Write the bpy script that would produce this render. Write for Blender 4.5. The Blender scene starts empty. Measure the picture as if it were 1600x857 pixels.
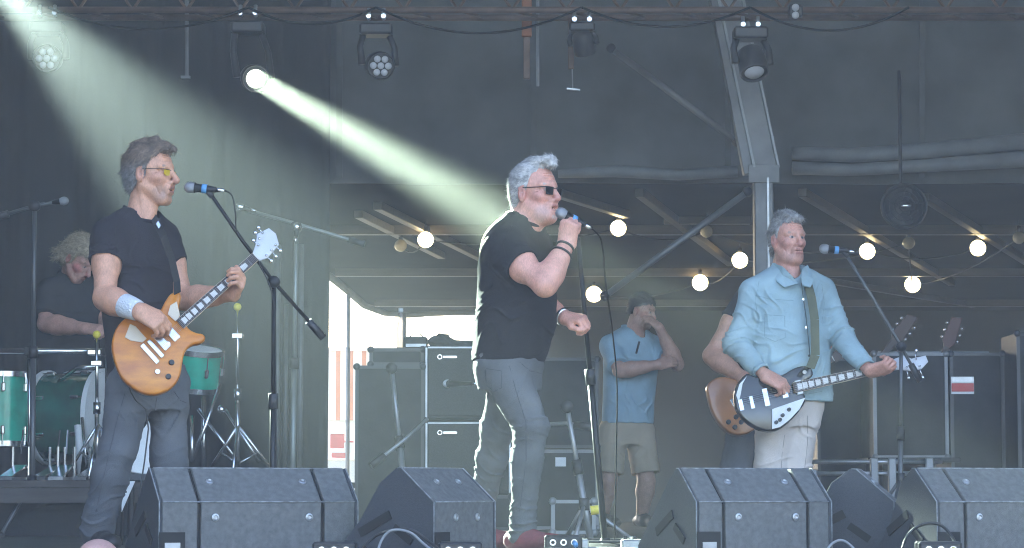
import bpy, bmesh, math, random
import numpy as np
from mathutils import Vector, Matrix

# ------------------------------------------------------------------ camera, sky, sun, exposure
scene = bpy.context.scene
col = scene.collection
CAM = np.array([0.0, -11.0, 0.25]); FPX = 3905.0; TILT = math.radians(5.0)
cam_d = bpy.data.cameras.new('camera'); cam = bpy.data.objects.new('camera', cam_d); col.objects.link(cam)
cam.location = CAM; cam.rotation_euler = (math.pi / 2 + TILT, 0, 0)
cam_d.sensor_width = 36.0; cam_d.lens = 36.0 * FPX / 1600.0
cam_d.clip_start = 0.1; cam_d.clip_end = 3000
scene.camera = cam

SUN_EL, SUN_AZ = math.radians(31), math.radians(-9)     # sun stands behind the stage, to the left
world = bpy.data.worlds.new('World'); scene.world = world; world.use_nodes = True
wn = world.node_tree.nodes; wl = world.node_tree.links
sky = wn.new('ShaderNodeTexSky'); sky.sky_type = 'NISHITA'; sky.sun_disc = False
sky.sun_elevation = SUN_EL; sky.sun_rotation = SUN_AZ
sky.air_density = 0.8; sky.dust_density = 2.6; sky.ozone_density = 0.8
wl.new(sky.outputs[0], wn['Background'].inputs[0]); wn['Background'].inputs[1].default_value = 0.12
sun_d = bpy.data.lights.new('sun', 'SUN'); sun_d.energy = 2.6; sun_d.angle = math.radians(0.53); sun_d.color = (1.0, .95, .87)
sun = bpy.data.objects.new('sun', sun_d); col.objects.link(sun)
sd = Vector((math.sin(SUN_AZ) * math.cos(SUN_EL), math.cos(SUN_AZ) * math.cos(SUN_EL), math.sin(SUN_EL)))
sun.rotation_euler = sd.to_track_quat('Z', 'Y').to_euler(); sun.location = (-6, 12, 20)
vs = scene.view_settings
vs.view_transform = 'Standard'; vs.look = 'None'; vs.exposure = 3.2; vs.gamma = 1.0; vs.use_curve_mapping = False
cy = scene.cycles
cy.use_denoising = True; cy.filter_width = 1.1; cy.max_bounces = 6; cy.diffuse_bounces = 3; cy.glossy_bounces = 3; cy.volume_bounces = 1
cy.transparent_max_bounces = 12; cy.sample_clamp_indirect = 4.0; cy.caustics_reflective = False; cy.caustics_refractive = False

# ------------------------------------------------------------------ pixel -> place
FW = np.array([0, math.cos(TILT), math.sin(TILT)]); UPV = np.array([0, -math.sin(TILT), math.cos(TILT)])
def ray(px, py):
    return FW + (px - 800) / FPX * np.array([1.0, 0, 0]) + (428.5 - py) / FPX * UPV
def W(px, py, Y):
    d = ray(px, py); return CAM + d * ((Y - CAM[1]) / d[1])
def Wz(px, py, z):
    d = ray(px, py); return CAM + d * ((z - CAM[2]) / d[2])
def Wp(px, py, o, n):
    d = ray(px, py); return CAM + d * (np.dot(np.asarray(o) - CAM, n) / np.dot(d, n))
def nz(v):
    v = np.asarray(v, float); return v / max(np.linalg.norm(v), 1e-9)
Z = np.array([0, 0, 1.0])

# ------------------------------------------------------------------ materials
MATS = {}
def mat(name, c, rough=.6, metal=0., var=.0, vscale=8., bump=0., bscale=60., emit=None, attr=False, coat=0., spec=None, stretch=None, alpha=None, c2=None):
    if name in MATS: return MATS[name]
    m = bpy.data.materials.new(name); m.use_nodes = True
    nt = m.node_tree; n = nt.nodes; l = nt.links; b = n['Principled BSDF']
    b.inputs['Base Color'].default_value = (*c, 1); b.inputs['Roughness'].default_value = rough; b.inputs['Metallic'].default_value = metal
    if coat: b.inputs['Coat Weight'].default_value = coat; b.inputs['Coat Roughness'].default_value = .12
    if spec is not None: b.inputs['Specular IOR Level'].default_value = spec
    if alpha is not None: b.inputs['Alpha'].default_value = alpha
    src = None
    tc = n.new('ShaderNodeTexCoord'); vec = tc.outputs['Object']
    if stretch:
        mp = n.new('ShaderNodeMapping'); mp.inputs['Scale'].default_value = stretch; l.new(vec, mp.inputs[0]); vec = mp.outputs[0]
    if attr:
        a = n.new('ShaderNodeAttribute'); a.attribute_name = 'Col'; src = a.outputs['Color']
    if var or c2:
        nt_ = n.new('ShaderNodeTexNoise'); nt_.inputs['Scale'].default_value = vscale; nt_.inputs['Detail'].default_value = 5; l.new(vec, nt_.inputs['Vector'])
        mr = n.new('ShaderNodeMapRange'); mr.inputs[1].default_value = .3; mr.inputs[2].default_value = .7; l.new(nt_.outputs[0], mr.inputs[0])
        if c2:
            mx = n.new('ShaderNodeMix'); mx.data_type = 'RGBA'
            mx.inputs[6].default_value = (*c, 1); mx.inputs[7].default_value = (*c2, 1)
            l.new(mr.outputs[0], mx.inputs[0]); src = mx.outputs[2]
        else:
            mr.inputs[3].default_value = 1 - var; mr.inputs[4].default_value = 1 + var
            mx = n.new('ShaderNodeMix'); mx.data_type = 'RGBA'; mx.blend_type = 'MULTIPLY'; mx.inputs[0].default_value = 1
            if src: l.new(src, mx.inputs[6])
            else: mx.inputs[6].default_value = (*c, 1)
            l.new(mr.outputs[0], mx.inputs[7]); src = mx.outputs[2]
    if src: l.new(src, b.inputs['Base Color'])
    if bump:
        nb = n.new('ShaderNodeTexNoise'); nb.inputs['Scale'].default_value = bscale; nb.inputs['Detail'].default_value = 4; l.new(vec, nb.inputs['Vector'])
        bp = n.new('ShaderNodeBump'); bp.inputs['Strength'].default_value = min(1, bump); bp.inputs['Distance'].default_value = .01
        l.new(nb.outputs[0], bp.inputs['Height']); l.new(bp.outputs[0], b.inputs['Normal'])
    if emit:
        b.inputs['Emission Color'].default_value = (*emit[:3], 1); b.inputs['Emission Strength'].default_value = emit[3]
    MATS[name] = m
    return m

# ------------------------------------------------------------------ object helpers
def setp(o, label=None, cat=None, group=None, kind=None):
    if label: o['label'] = label
    if cat: o['category'] = cat
    if group: o['group'] = group
    if kind: o['kind'] = kind
    return o
def thing(name, label, cat, loc=(0, 0, 0), group=None):
    o = bpy.data.objects.new(name, None); col.objects.link(o); o.location = tuple(loc); o.empty_display_size = .1
    return setp(o, label, cat, group)
def root_of(o):
    v = Vector((0, 0, 0))
    while o: v += o.location; o = o.parent
    return np.array(v)
def link_mesh(name, me, m, parent=None, smooth=False, auto=None):
    o = bpy.data.objects.new(name, me); col.objects.link(o)
    if m is not None: me.materials.append(m)
    if parent is not None: o.parent = parent
    if smooth: me.polygons.foreach_set('use_smooth', np.ones(len(me.polygons), bool))
    if auto is not None:
        me.polygons.foreach_set('use_smooth', np.ones(len(me.polygons), bool))
        try: me.set_sharp_from_angle(angle=math.radians(auto))
        except Exception: pass
    return o
def copy_tree(o, parent=None, dloc=None):
    c = o.copy(); col.objects.link(c); c.parent = parent
    if dloc is not None: c.location = Vector(dloc)
    for ch in list(o.children): copy_tree(ch, c)
    return c

def frame(d, ref=Z):
    d = nz(d); r = np.cross(d, ref)
    if np.linalg.norm(r) < 1e-4: r = np.cross(d, np.array([1.0, 0, 0]))
    r = nz(r); return r, nz(np.cross(r, d)), d

class MB:
    def __init__(s): s.v = []; s.f = []
    def add(s, vs, fs):
        o = len(s.v); s.v += [tuple(map(float, v)) for v in vs]; s.f += [tuple(i + o for i in f) for f in fs]; return s
    def box(s, c, size, ex=(1, 0, 0), ey=(0, 1, 0), ez=(0, 0, 1), bev=0.):
        c = np.asarray(c, float); a, b, d = [np.asarray(e, float) * k / 2 for e, k in zip((ex, ey, ez), size)]
        if not bev:
            vs = [c + sx * a + sy * b + sz * d for sz in (-1, 1) for sy in (-1, 1) for sx in (-1, 1)]
            return s.add(vs, [(0, 2, 3, 1), (4, 5, 7, 6), (0, 1, 5, 4), (2, 6, 7, 3), (0, 4, 6, 2), (1, 3, 7, 5)])
        la, lb, ld = [max(1 - bev / (k / 2), .05) for k in size]
        bm = []
        vs = []
        for sz in (-1, 1):
            for sy in (-1, 1):
                for sx in (-1, 1):
                    vs += [c + sx * a + sy * b * lb + sz * d * ld, c + sx * a * la + sy * b + sz * d * ld, c + sx * a * la + sy * b * lb + sz * d]
        I = lambda x, y, z, k: (z * 4 + y * 2 + x) * 3 + k
        fs = [(I(0,0,0,0), I(0,0,1,0), I(0,1,1,0), I(0,1,0,0)), (I(1,0,0,0), I(1,1,0,0), I(1,1,1,0), I(1,0,1,0)),
              (I(0,0,0,1), I(1,0,0,1), I(1,0,1,1), I(0,0,1,1)), (I(0,1,0,1), I(0,1,1,1), I(1,1,1,1), I(1,1,0,1)),
              (I(0,0,0,2), I(0,1,0,2), I(1,1,0,2), I(1,0,0,2)), (I(0,0,1,2), I(1,0,1,2), I(1,1,1,2), I(0,1,1,2))]
        for z in (0, 1):
            for y in (0, 1): fs.append((I(0,y,z,1), I(1,y,z,1), I(1,y,z,2), I(0,y,z,2)))
            for x in (0, 1): fs.append((I(x,0,z,0), I(x,1,z,0), I(x,1,z,2), I(x,0,z,2)))
        for y in (0, 1):
            for x in (0, 1): fs.append((I(x,y,0,0), I(x,y,1,0), I(x,y,1,1), I(x,y,0,1)))
        for z in (0, 1):
            for y in (0, 1):
                for x in (0, 1): fs.append((I(x,y,z,0), I(x,y,z,1), I(x,y,z,2)))
        return s.add(vs, fs)
    def cyl(s, p0, p1, r0, r1=None, n=12, cap=True):
        return s.tube([p0, p1], [r0, r0 if r1 is None else r1], n, cap)
    def tube(s, pts, r, n=8, cap=True, closed=False):
        pts = [np.asarray(p, float) for p in pts]; m = len(pts)
        rs = r if hasattr(r, '__len__') else [r] * m
        vs = []; prev = None
        for i, p in enumerate(pts):
            if closed: d = pts[(i + 1) % m] - pts[i - 1]
            else: d = pts[min(i + 1, m - 1)] - pts[max(i - 1, 0)]
            if prev is None: a, b, d = frame(d)
            else:
                d = nz(d); a = prev - d * np.dot(prev, d)
                if np.linalg.norm(a) < 1e-5: a = frame(d)[0]
                a = nz(a); b = np.cross(d, a) * -1
                b = np.cross(a, d) * -1
            prev = a; b = np.cross(d, a)
            for k in range(n):
                t = 2 * math.pi * k / n; vs.append(p + rs[i] * (math.cos(t) * a + math.sin(t) * b))
        fs = []
        for i in range(m if closed else m - 1):
            j = (i + 1) % m
            for k in range(n):
                q = (k + 1) % n; fs.append((i * n + k, i * n + q, j * n + q, j * n + k))
        if cap and not closed:
            fs.append(tuple(range(n - 1, -1, -1))); fs.append(tuple((m - 1) * n + k for k in range(n)))
        return s.add(vs, fs)
    def lathe(s, o, axis, prof, n=24, ref=Z):
        o = np.asarray(o, float); a, b, d = frame(axis, ref); vs = []; m = len(prof)
        for (h, r) in prof:
            for k in range(n):
                t = 2 * math.pi * k / n; vs.append(o + d * h + max(r, 1e-4) * (math.cos(t) * a + math.sin(t) * b))
        fs = []
        for i in range(m - 1):
            for k in range(n):
                q = (k + 1) % n; fs.append((i * n + k, (i + 1) * n + k, (i + 1) * n + q, i * n + q))
        return s.add(vs, fs)
    def ball(s, c, r, n=12, m=8, sc=(1, 1, 1)):
        c = np.asarray(c, float); vs = []; fs = []
        for i in range(m + 1):
            p = math.pi * i / m
            for k in range(n):
                t = 2 * math.pi * k / n
                vs.append(c + r * np.array([sc[0] * math.sin(p) * math.cos(t), sc[1] * math.sin(p) * math.sin(t), sc[2] * math.cos(p)]))
        for i in range(m):
            for k in range(n):
                q = (k + 1) % n; fs.append((i * n + k, (i + 1) * n + k, (i + 1) * n + q, i * n + q))
        return s.add(vs, fs)
    def prism(s, poly, nrm, thick, bev=0.):
        """poly: 3-D outline on the front face; extruded against nrm by thick"""
        poly = [np.asarray(p, float) for p in poly]; nrm = nz(nrm); m = len(poly)
        ar = sum(np.dot(np.cross(poly[i] - poly[0], poly[(i + 1) % m] - poly[0]), nrm) for i in range(m))
        if ar < 0: poly = poly[::-1]
        def inset(d):
            out = []
            for i in range(m):
                e1 = nz(poly[i] - poly[i - 1]); e2 = nz(poly[(i + 1) % m] - poly[i])
                n1 = np.cross(nrm, e1); n2 = np.cross(nrm, e2); bb = nz(n1 + n2)
                out.append(poly[i] + bb * d / max(.5, np.dot(bb, n1)))
            return out
        if bev: rings = [inset(bev), [p - nrm * bev * .35 for p in inset(bev * .3)], [p - nrm * bev for p in poly], [p - nrm * (thick - bev) for p in poly], [p - nrm * thick for p in inset(bev)]]
        else: rings = [poly, [p - nrm * thick for p in poly]]
        vs = [p for r in rings for p in r]; fs = [tuple(range(m))]
        for i in range(len(rings) - 1):
            for k in range(m):
                q = (k + 1) % m; fs.append((i * m + k, (i + 1) * m + k, (i + 1) * m + q, i * m + q))
        L = (len(rings) - 1) * m; fs.append(tuple(L + k for k in range(m - 1, -1, -1)))
        return s.add(vs, fs)
    def build(s, name, m, parent=None, smooth=False, auto=None):
        off = root_of(parent) if parent is not None else np.zeros(3)
        me = bpy.data.meshes.new(name); me.from_pydata([tuple(np.asarray(v) - off) for v in s.v], [], s.f); me.update()
        return link_mesh(name, me, m, parent, smooth, auto)
def boxo(name, m, parent, c, size, bev=0., **k): return MB().box(c, size, bev=bev, **k).build(name, m, parent, auto=40 if bev else None)

# ------------------------------------------------------------------ distance-field modelling (bodies, clothes, hair)
class SDF:
    def __init__(s, lo, hi, h):
        s.h = h; s.lo = np.asarray(lo, float); n = np.ceil((np.asarray(hi) - s.lo) / h).astype(int) + 1
        s.ax = [(s.lo[i] + np.arange(n[i]) * h).astype(np.float32) for i in range(3)]
        s.g = np.full(n, .3, np.float32)
    def win(s, lo, hi):
        sl = []
        for i in range(3):
            a = int(np.clip(math.floor((lo[i] - s.lo[i]) / s.h), 0, len(s.ax[i]))); b = int(np.clip(math.ceil((hi[i] - s.lo[i]) / s.h) + 1, 0, len(s.ax[i])))
            sl.append(slice(a, b))
        return tuple(sl)
    def op(s, lo, hi, fn, k=.0, op='u'):
        m = max(k, .0) + .03
        if op == 'i': sl = (slice(None),) * 3
        else: sl = s.win(np.asarray(lo) - m, np.asarray(hi) + m)
        g = s.g[sl]
        if g.size == 0: return
        d = fn(s.ax[0][sl[0]][:, None, None], s.ax[1][sl[1]][None, :, None], s.ax[2][sl[2]][None, None, :])
        if op == 'u':
            r = np.minimum(g, d)
            if k > 0: h = np.maximum(k - np.abs(g - d), 0); r = r - h * h / (4 * k)
        else:
            if op == 's': d = -d
            r = np.maximum(g, d)
            if k > 0: h = np.maximum(k - np.abs(g - d), 0); r = r + h * h / (4 * k)
        s.g[sl] = r
    def cone(s, a, b, r1, r2, k=.02, op='u', flat=None, ff=1., cut=False):
        a = np.asarray(a, float); b = np.asarray(b, float); ba = b - a; L2 = max(float(ba @ ba), 1e-9); L = math.sqrt(L2)
        fl = nz(flat) if flat is not None else None
        def fn(X, Y, Zz):
            x, y, z = X - a[0], Y - a[1], Zz - a[2]
            tt = (x * ba[0] + y * ba[1] + z * ba[2]) / L2; t = np.clip(tt, 0, 1)
            x = x - t * ba[0]; y = y - t * ba[1]; z = z - t * ba[2]
            if fl is not None:
                q = (x * fl[0] + y * fl[1] + z * fl[2]) * (1 / ff - 1)
                x = x + q * fl[0]; y = y + q * fl[1]; z = z + q * fl[2]
            d = np.sqrt(x * x + y * y + z * z) - (r1 + (r2 - r1) * t)
            if cut: d = np.maximum(d, (tt - 1) * L)
            return d
        r = max(r1, r2); s.op(np.minimum(a, b) - r, np.maximum(a, b) + r, fn, k, op)
    def chain(s, pts, rs, k=.02, **kw):
        for i in range(len(pts) - 1): s.cone(pts[i], pts[i + 1], rs[i], rs[i + 1], k, **kw)
    def ell(s, c, r, fr=None, k=.02, op='u'):
        c = np.asarray(c, float); fr = np.eye(3) if fr is None else np.asarray(fr)
        def fn(X, Y, Zz):
            x, y, z = X - c[0], Y - c[1], Zz - c[2]; k0 = 0; k1 = 0
            for i in range(3):
                q = (x * fr[i][0] + y * fr[i][1] + z * fr[i][2]) / r[i]; k0 = k0 + q * q; k1 = k1 + (q / r[i]) ** 2
            k0 = np.sqrt(k0); return k0 * (k0 - 1) / np.maximum(np.sqrt(k1), 1e-6)
        m = max(r); s.op(c - m, c + m, fn, k, op)
    def loft(s, st, R, F, k=.02, op='u', n=2.3, off=0.):
        """st: (centre xyz, half width along R, half depth along F) sorted by z"""
        st = sorted(st, key=lambda q: q[0][2]); zs = np.array([q[0][2] for q in st])
        zz = np.linspace(zs[0], zs[-1], 60)
        def sm(v):
            w = np.interp(zz, zs, v); 
            for _ in range(3): w[1:-1] = (w[:-2] + 2 * w[1:-1] + w[2:]) / 4
            return w
        A = [sm([q[0][0] for q in st]), sm([q[0][1] for q in st]), sm([q[1] for q in st]), sm([q[2] for q in st])]
        def fn(X, Y, Zz):
            f = [np.interp(Zz, zz, a).astype(np.float32) for a in A]
            x, y = X - f[0], Y - f[1]; hw = f[2] + off; hd = f[3] + off
            a = np.abs(x * R[0] + y * R[1]) / hw; b = np.abs(x * F[0] + y * F[1]) / hd
            d = ((a ** n + b ** n) ** (1 / n) - 1) * np.minimum(hw, hd)
            return np.maximum(d, np.maximum(Zz - zs[-1] - off, zs[0] - Zz))
        m = max(max(q[1], q[2]) for q in st) + abs(off)
        c = np.array([q[0] for q in st]); s.op(c.min(0) - m, c.max(0) + m, fn, k, op)
    def half(s, p, n, k=.004):
        """keep the side that n points away from"""
        p = np.asarray(p, float); n = nz(n)
        s.op(None, None, lambda X, Y, Zz: (X - p[0]) * n[0] + (Y - p[1]) * n[1] + (Zz - p[2]) * n[2], k, 'i')
    def cast(s, px, py, lift=.0):
        """where the sight line through a pixel meets this surface"""
        d = ray(px, py); d = d / np.linalg.norm(d); y0, y1 = s.ax[1][0], s.ax[1][-1]
        ts = np.linspace((y0 - CAM[1]) / d[1], (y1 - CAM[1]) / d[1], 900); pp = CAM + ts[:, None] * d
        ii = np.round((pp - s.lo) / s.h).astype(int); ok = ((ii >= 0) & (ii < np.array(s.g.shape))).all(1)
        v = np.full(len(ts), 1.0); v[ok] = s.g[tuple(ii[ok].T)]; k = np.nonzero(v < 0)[0]
        return None if len(k) == 0 else pp[k[0]] - d * lift
    def seam(s, name, pts, m, parent, r=.0015, n=7, closed=False, lift=.001):
        out = []
        for i in range(len(pts) - (0 if closed else 1)):
            a, b = np.array(pts[i], float), np.array(pts[(i + 1) % len(pts)], float)
            for k in range(n + (0 if closed or i < len(pts) - 2 else 1)):
                q = s.cast(*(a + (b - a) * k / n), lift)
                if q is not None and (not out or np.linalg.norm(q - out[-1]) < .08): out.append(q)
        if len(out) > 2: MB().tube(out, r, 6, closed=closed).build(name, m, parent, smooth=True)
    def near(s, w=.03):
        idx = np.nonzero(np.abs(s.g) < w); return idx, [s.ax[i][idx[i]] for i in range(3)]
    def folds(s, lst, base=0., seed=1):
        """lst of (centre, direction, wavelength, amplitude, radius)"""
        idx, (x, y, z) = s.near(); d = np.zeros_like(x); rng = np.random.RandomState(seed)
        wx = .03 * np.sin(13 * y + 17 * z + seed) + .018 * np.sin(31 * x - 23 * z + 2 * seed)
        if base:
            for q in range(7):
                v = rng.normal(size=3); v /= np.linalg.norm(v); fr = rng.uniform(12, 55)
                d += base * np.sin(fr * (x * v[0] + y * v[1] + z * v[2]) + wx * fr * 1.3 + rng.uniform(0, 6)) * (20 / (fr + 12))
        for qi, (c, dr, wlg, am, rad) in enumerate(lst):
            dr = nz(dr); px, py, pz = x - c[0], y - c[1], z - c[2]; r2 = (px ** 2 + py ** 2 + pz ** 2) / rad ** 2
            al = px * dr[0] + py * dr[1] + pz * dr[2]; sd = nz(np.cross(dr, (.3, 1, .2))); ac = px * sd[0] + py * sd[1] + pz * sd[2]
            u = al / wlg + .55 * np.sin(ac * 14 + qi * 1.7) + .30 * np.sin(ac * 33 + al * 19 + qi) + .35 * np.sin(al * 23 + qi * 2.1)
            rd = np.exp(-(np.sin(math.pi * u) / .33) ** 2) - .28
            am_ = am * (.55 + .45 * np.sin(ac * 21 + u * 2.4 + qi)) 
            d -= 1.7 * am_ * np.exp(-r2 * 1.3) * rd
        s.g[idx] += d.astype(np.float32)
    def mesh(s):
        g = s.g; ins = g < 0
        cs = ins[:-1, :-1, :-1].astype(np.int8)
        tot = np.zeros_like(cs)
        for i in (0, 1):
            for j in (0, 1):
                for k in (0, 1): tot += ins[i:ins.shape[0] - 1 + i, j:ins.shape[1] - 1 + j, k:ins.shape[2] - 1 + k]
        act = np.nonzero((tot > 0) & (tot < 8)); nv = len(act[0])
        ids = np.full(tot.shape, -1, np.int32); ids[act] = np.arange(nv)
        cv = {}
        for i in (0, 1):
            for j in (0, 1):
                for k in (0, 1): cv[i, j, k] = g[act[0] + i, act[1] + j, act[2] + k]
        acc = np.zeros((nv, 3), np.float64); cnt = np.zeros(nv)
        for a in cv:
            for axis in range(3):
                if a[axis]: continue
                b = list(a); b[axis] = 1; va, vb = cv[a], cv[tuple(b)]
                cr = (va < 0) != (vb < 0); t = np.where(cr, va / np.where(cr, va - vb, 1), 0)
                for q in range(3): acc[:, q] += np.where(cr, a[q] + (t if q == axis else 0), 0)
                cnt += cr
        P = (np.stack(act, 1) + acc / cnt[:, None]) * s.h + s.lo
        quads = []
        for axis in range(3):
            sl0 = [slice(None)] * 3; sl1 = [slice(None)] * 3; sl0[axis] = slice(None, -1); sl1[axis] = slice(1, None)
            a_, b_ = ins[tuple(sl0)], ins[tuple(sl1)]
            e = np.nonzero(a_ != b_); o = [q for q in range(3) if q != axis]
            ok = (e[o[0]] > 0) & (e[o[1]] > 0) & (e[o[0]] < ins.shape[o[0]] - 1) & (e[o[1]] < ins.shape[o[1]] - 1)
            e = [q[ok] for q in e]; flip = a_[tuple(e)]
            def cid(d0, d1):
                q = [e[0], e[1], e[2]]; q[o[0]] = q[o[0]] - d0; q[o[1]] = q[o[1]] - d1; return ids[tuple(q)]
            Q = np.stack([cid(1, 1), cid(0, 1), cid(0, 0), cid(1, 0)], 1)
            if axis == 1: flip = ~flip
            Q = np.where(flip[:, None], Q, Q[:, ::-1]); quads.append(Q)
        return P, np.concatenate(quads)
    def build(s, name, m, parent, color=None, extra=None):
        P, Q = s.mesh()
        if extra is not None: Q = np.concatenate([Q, extra[1] + len(P)]); P = np.concatenate([P, extra[0]])
        return np_mesh(name, P, Q, m, parent, color)
def np_mesh(name, P, Q, m, parent, color=None):
    off = root_of(parent) if parent is not None else np.zeros(3)
    me = bpy.data.meshes.new(name); nq = len(Q); w = Q.shape[1]
    me.vertices.add(len(P)); me.vertices.foreach_set('co', (P - off).astype(np.float32).ravel())
    me.loops.add(nq * w); me.loops.foreach_set('vertex_index', Q.astype(np.int32).ravel())
    me.polygons.add(nq); me.polygons.foreach_set('loop_start', np.arange(0, nq * w, w, dtype=np.int32))
    me.polygons.foreach_set('loop_total', np.full(nq, w, np.int32))
    me.update(calc_edges=True); me.validate()
    if color is not None:
        C = color(P) if callable(color) else color
        a = me.color_attributes.new('Col', 'FLOAT_COLOR', 'POINT')
        a.data.foreach_set('color', np.concatenate([C, np.ones((len(P), 1))], 1).astype(np.float32).ravel())
    return link_mesh(name, me, m, parent, smooth=True)
# ------------------------------------------------------------------ the place: ground, stage, roof, drapes, marquee behind
def fabric(name, c, rough=.85, var=.12, vscale=9, bump=.35, bscale=260, **k): return mat(name, c, rough, 0, var, vscale, bump, bscale, spec=.25, **k)
BLACK_T = fabric('charcoal_cotton', (.020, .018, .025)); BLACK_T2 = fabric('black_cotton', (.016, .016, .019))
JEAN = fabric('grey_denim', (.105, .112, .125), var=.25, vscale=5); JEAN2 = fabric('worn_black_denim', (.12, .125, .128), var=.3, vscale=5)
DENIM_J = fabric('pale_blue_denim', (.35, .48, .52), var=.16, vscale=7, bump=.5); BEIGE = fabric('cream_chino', (.66, .58, .52), var=.08)
BLUE_S = fabric('light_blue_linen', (.29, .44, .53), var=.1); KHAKI = fabric('khaki_cotton', (.45, .37, .27), var=.1)
DARK_S = fabric('dark_grey_cotton', (.030, .031, .036)); WHITE_C = fabric('white_cotton', (.75, .75, .76), var=.05)
TOWEL = fabric('white_towelling', (.72, .74, .78), var=.06, bump=.8, bscale=180)
RED_S = mat('dark_red_suede', (.22, .045, .055), .7, var=.25, vscale=22, bump=.3); BLACK_L = mat('black_leather', (.02, .02, .022), .45, var=.2, bump=.2)
BLACKM = mat('black_metal', (.018, .018, .02), .42, .6, var=.2, vscale=14); CHROME = mat('chrome', (.72, .73, .74), .22, 1., var=.08, vscale=20)
BLACKP = mat('black_plastic', (.02, .02, .022), .45, var=.15, vscale=20); LENS_D = mat('dark_lens', (.012, .012, .014), .12, coat=.6)
LENS_Y = mat('yellow_lens', (.62, .42, .03), .15, coat=.4); GOLDW = mat('gold_wire', (.5, .38, .2), .3, 1.)
WHITEP = mat('white_plastic', (.72, .73, .72), .4, var=.06); STEEL = mat('worn_steel', (.42, .43, .44), .42, .9, var=.2, vscale=12, bump=.1)
BLUE_TAPE = mat('blue_tape', (.10, .32, .62), .5); YELLOW = mat('yellow_foam', (.72, .60, .06), .6, var=.1, vscale=60)

GRASS = mat('trodden_grass', (.11, .12, .05), .95, c2=(.20, .17, .11), vscale=.8, bump=.5, bscale=30)
DECK = mat('stage_deck_ply', (.030, .031, .033), .55, var=.35, vscale=3, bump=.15, bscale=40)
CANVAS = mat('dark_grey_canvas', (.118, .126, .132), .9, var=.3, vscale=1.6, bump=.25, bscale=9)
DRAPE = mat('black_drape', (.022, .024, .026), .95, var=.2, vscale=2.5, bump=.3, bscale=60)
ROOFM = mat('roof_lining', (.075, .08, .085), .85, var=.12, vscale=.8)
ALU = mat('dull_aluminium', (.30, .31, .32), .5, .4, var=.15, vscale=5, bump=.08); ALUD = mat('weathered_aluminium', (.20, .205, .21), .55, .5, var=.2, vscale=5)
g = MB().box((0, 20, -1.65), (120, 120, .1)).build('ground', GRASS); g['kind'] = 'structure'
fl = MB().box((0, 4.0, -.04), (15, 12.4, .08)).build('stage_floor', DECK); fl['kind'] = 'structure'
for k in range(-3, 4): MB().box((k * 2.0, -2.21, -.84), (1.99, .03, 1.5)).build('skirt_panel', DRAPE, fl)

def bez(pts, n=4, closed=True):
    """Catmull-Rom through pixel points"""
    P = [np.asarray(p, float) for p in pts]; m = len(P); out = []
    for i in range(m):
        p0, p1, p2, p3 = P[i - 1], P[i], P[(i + 1) % m], P[(i + 2) % m]
        for k in range(n):
            t = k / n; out.append(.5 * ((2 * p1) + (p2 - p0) * t + (2 * p0 - 5 * p1 + 4 * p2 - p3) * t * t + (3 * p1 - p0 - 3 * p2 + p3) * t ** 3))
    return out
def cloth(name, m, parent, x0, x1, z0f, z1f, Y, amp, wl, nx=160, nz_=30, seed=1, th=.02, yz=0.):
    """hanging fabric: a thick sheet with folds; z0f, z1f give its lower and upper edge against x"""
    rng = np.random.RandomState(seed); ph = rng.uniform(0, 6, 6); V = []; F4 = []
    for side in (0, 1):
        for i in range(nx + 1):
            x = x0 + (x1 - x0) * i / nx; zl, zh = z0f(x), z1f(x)
            f = amp * (math.sin(x / wl * 6.283 + ph[0] + .8 * math.sin(x * 1.7 + ph[1])) + .4 * math.sin(x / wl * 14 + ph[2]))
            for j in range(nz_ + 1):
                t = j / nz_; z = zl + (zh - zl) * t
                V.append((x, Y + f * (1 - .35 * t) + yz * (z - zl) + .3 * amp * math.sin(z * 2.1 + x * 1.3 + ph[3]) + side * th, z))
    N = (nx + 1) * (nz_ + 1); I = lambda s, i, j: s * N + i * (nz_ + 1) + j
    for i in range(nx):
        for j in range(nz_): F4.append((I(0, i, j), I(0, i + 1, j), I(0, i + 1, j + 1), I(0, i, j + 1))); F4.append((I(1, i, j), I(1, i, j + 1), I(1, i + 1, j + 1), I(1, i + 1, j)))
        F4.append((I(0, i, 0), I(1, i, 0), I(1, i + 1, 0), I(0, i + 1, 0))); F4.append((I(0, i, nz_), I(0, i + 1, nz_), I(1, i + 1, nz_), I(1, i, nz_)))
    for j in range(nz_): F4.append((I(0, 0, j), I(0, 0, j + 1), I(1, 0, j + 1), I(1, 0, j))); F4.append((I(0, nx, j), I(1, nx, j), I(1, nx, j + 1), I(0, nx, j + 1)))
    b = MB(); b.v = V; b.f = F4
    return b.build(name, m, parent, smooth=True)
ZH = float(W(800, 287, 9.8)[2])
# upper back wall of canvas, from the hem up to the roof
bw = thing('canvas_wall', 'dark grey canvas wall hanging behind the lighting rig above the string lights', 'wall', (0, 9.8, ZH))
cloth('canvas', CANVAS, bw, -7.4, 7.4, lambda x: ZH, lambda x: 6.3, 9.8, .05, 1.7, 120, 24, 3, yz=-.10)
for k in range(9):                                   # welded seams and straps running up the canvas
    x = -6.3 + k * 1.62; MB().box((x, 9.70 - .10 * 1.7, ZH + 1.7), (.05, .012, 3.35), (1, 0, 0), nz([0, 1, .10]), nz([0, -.10, 1])).build('seam_strip', mat('seam_tape', (.075, .082, .088), .6, var=.2), bw)

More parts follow.
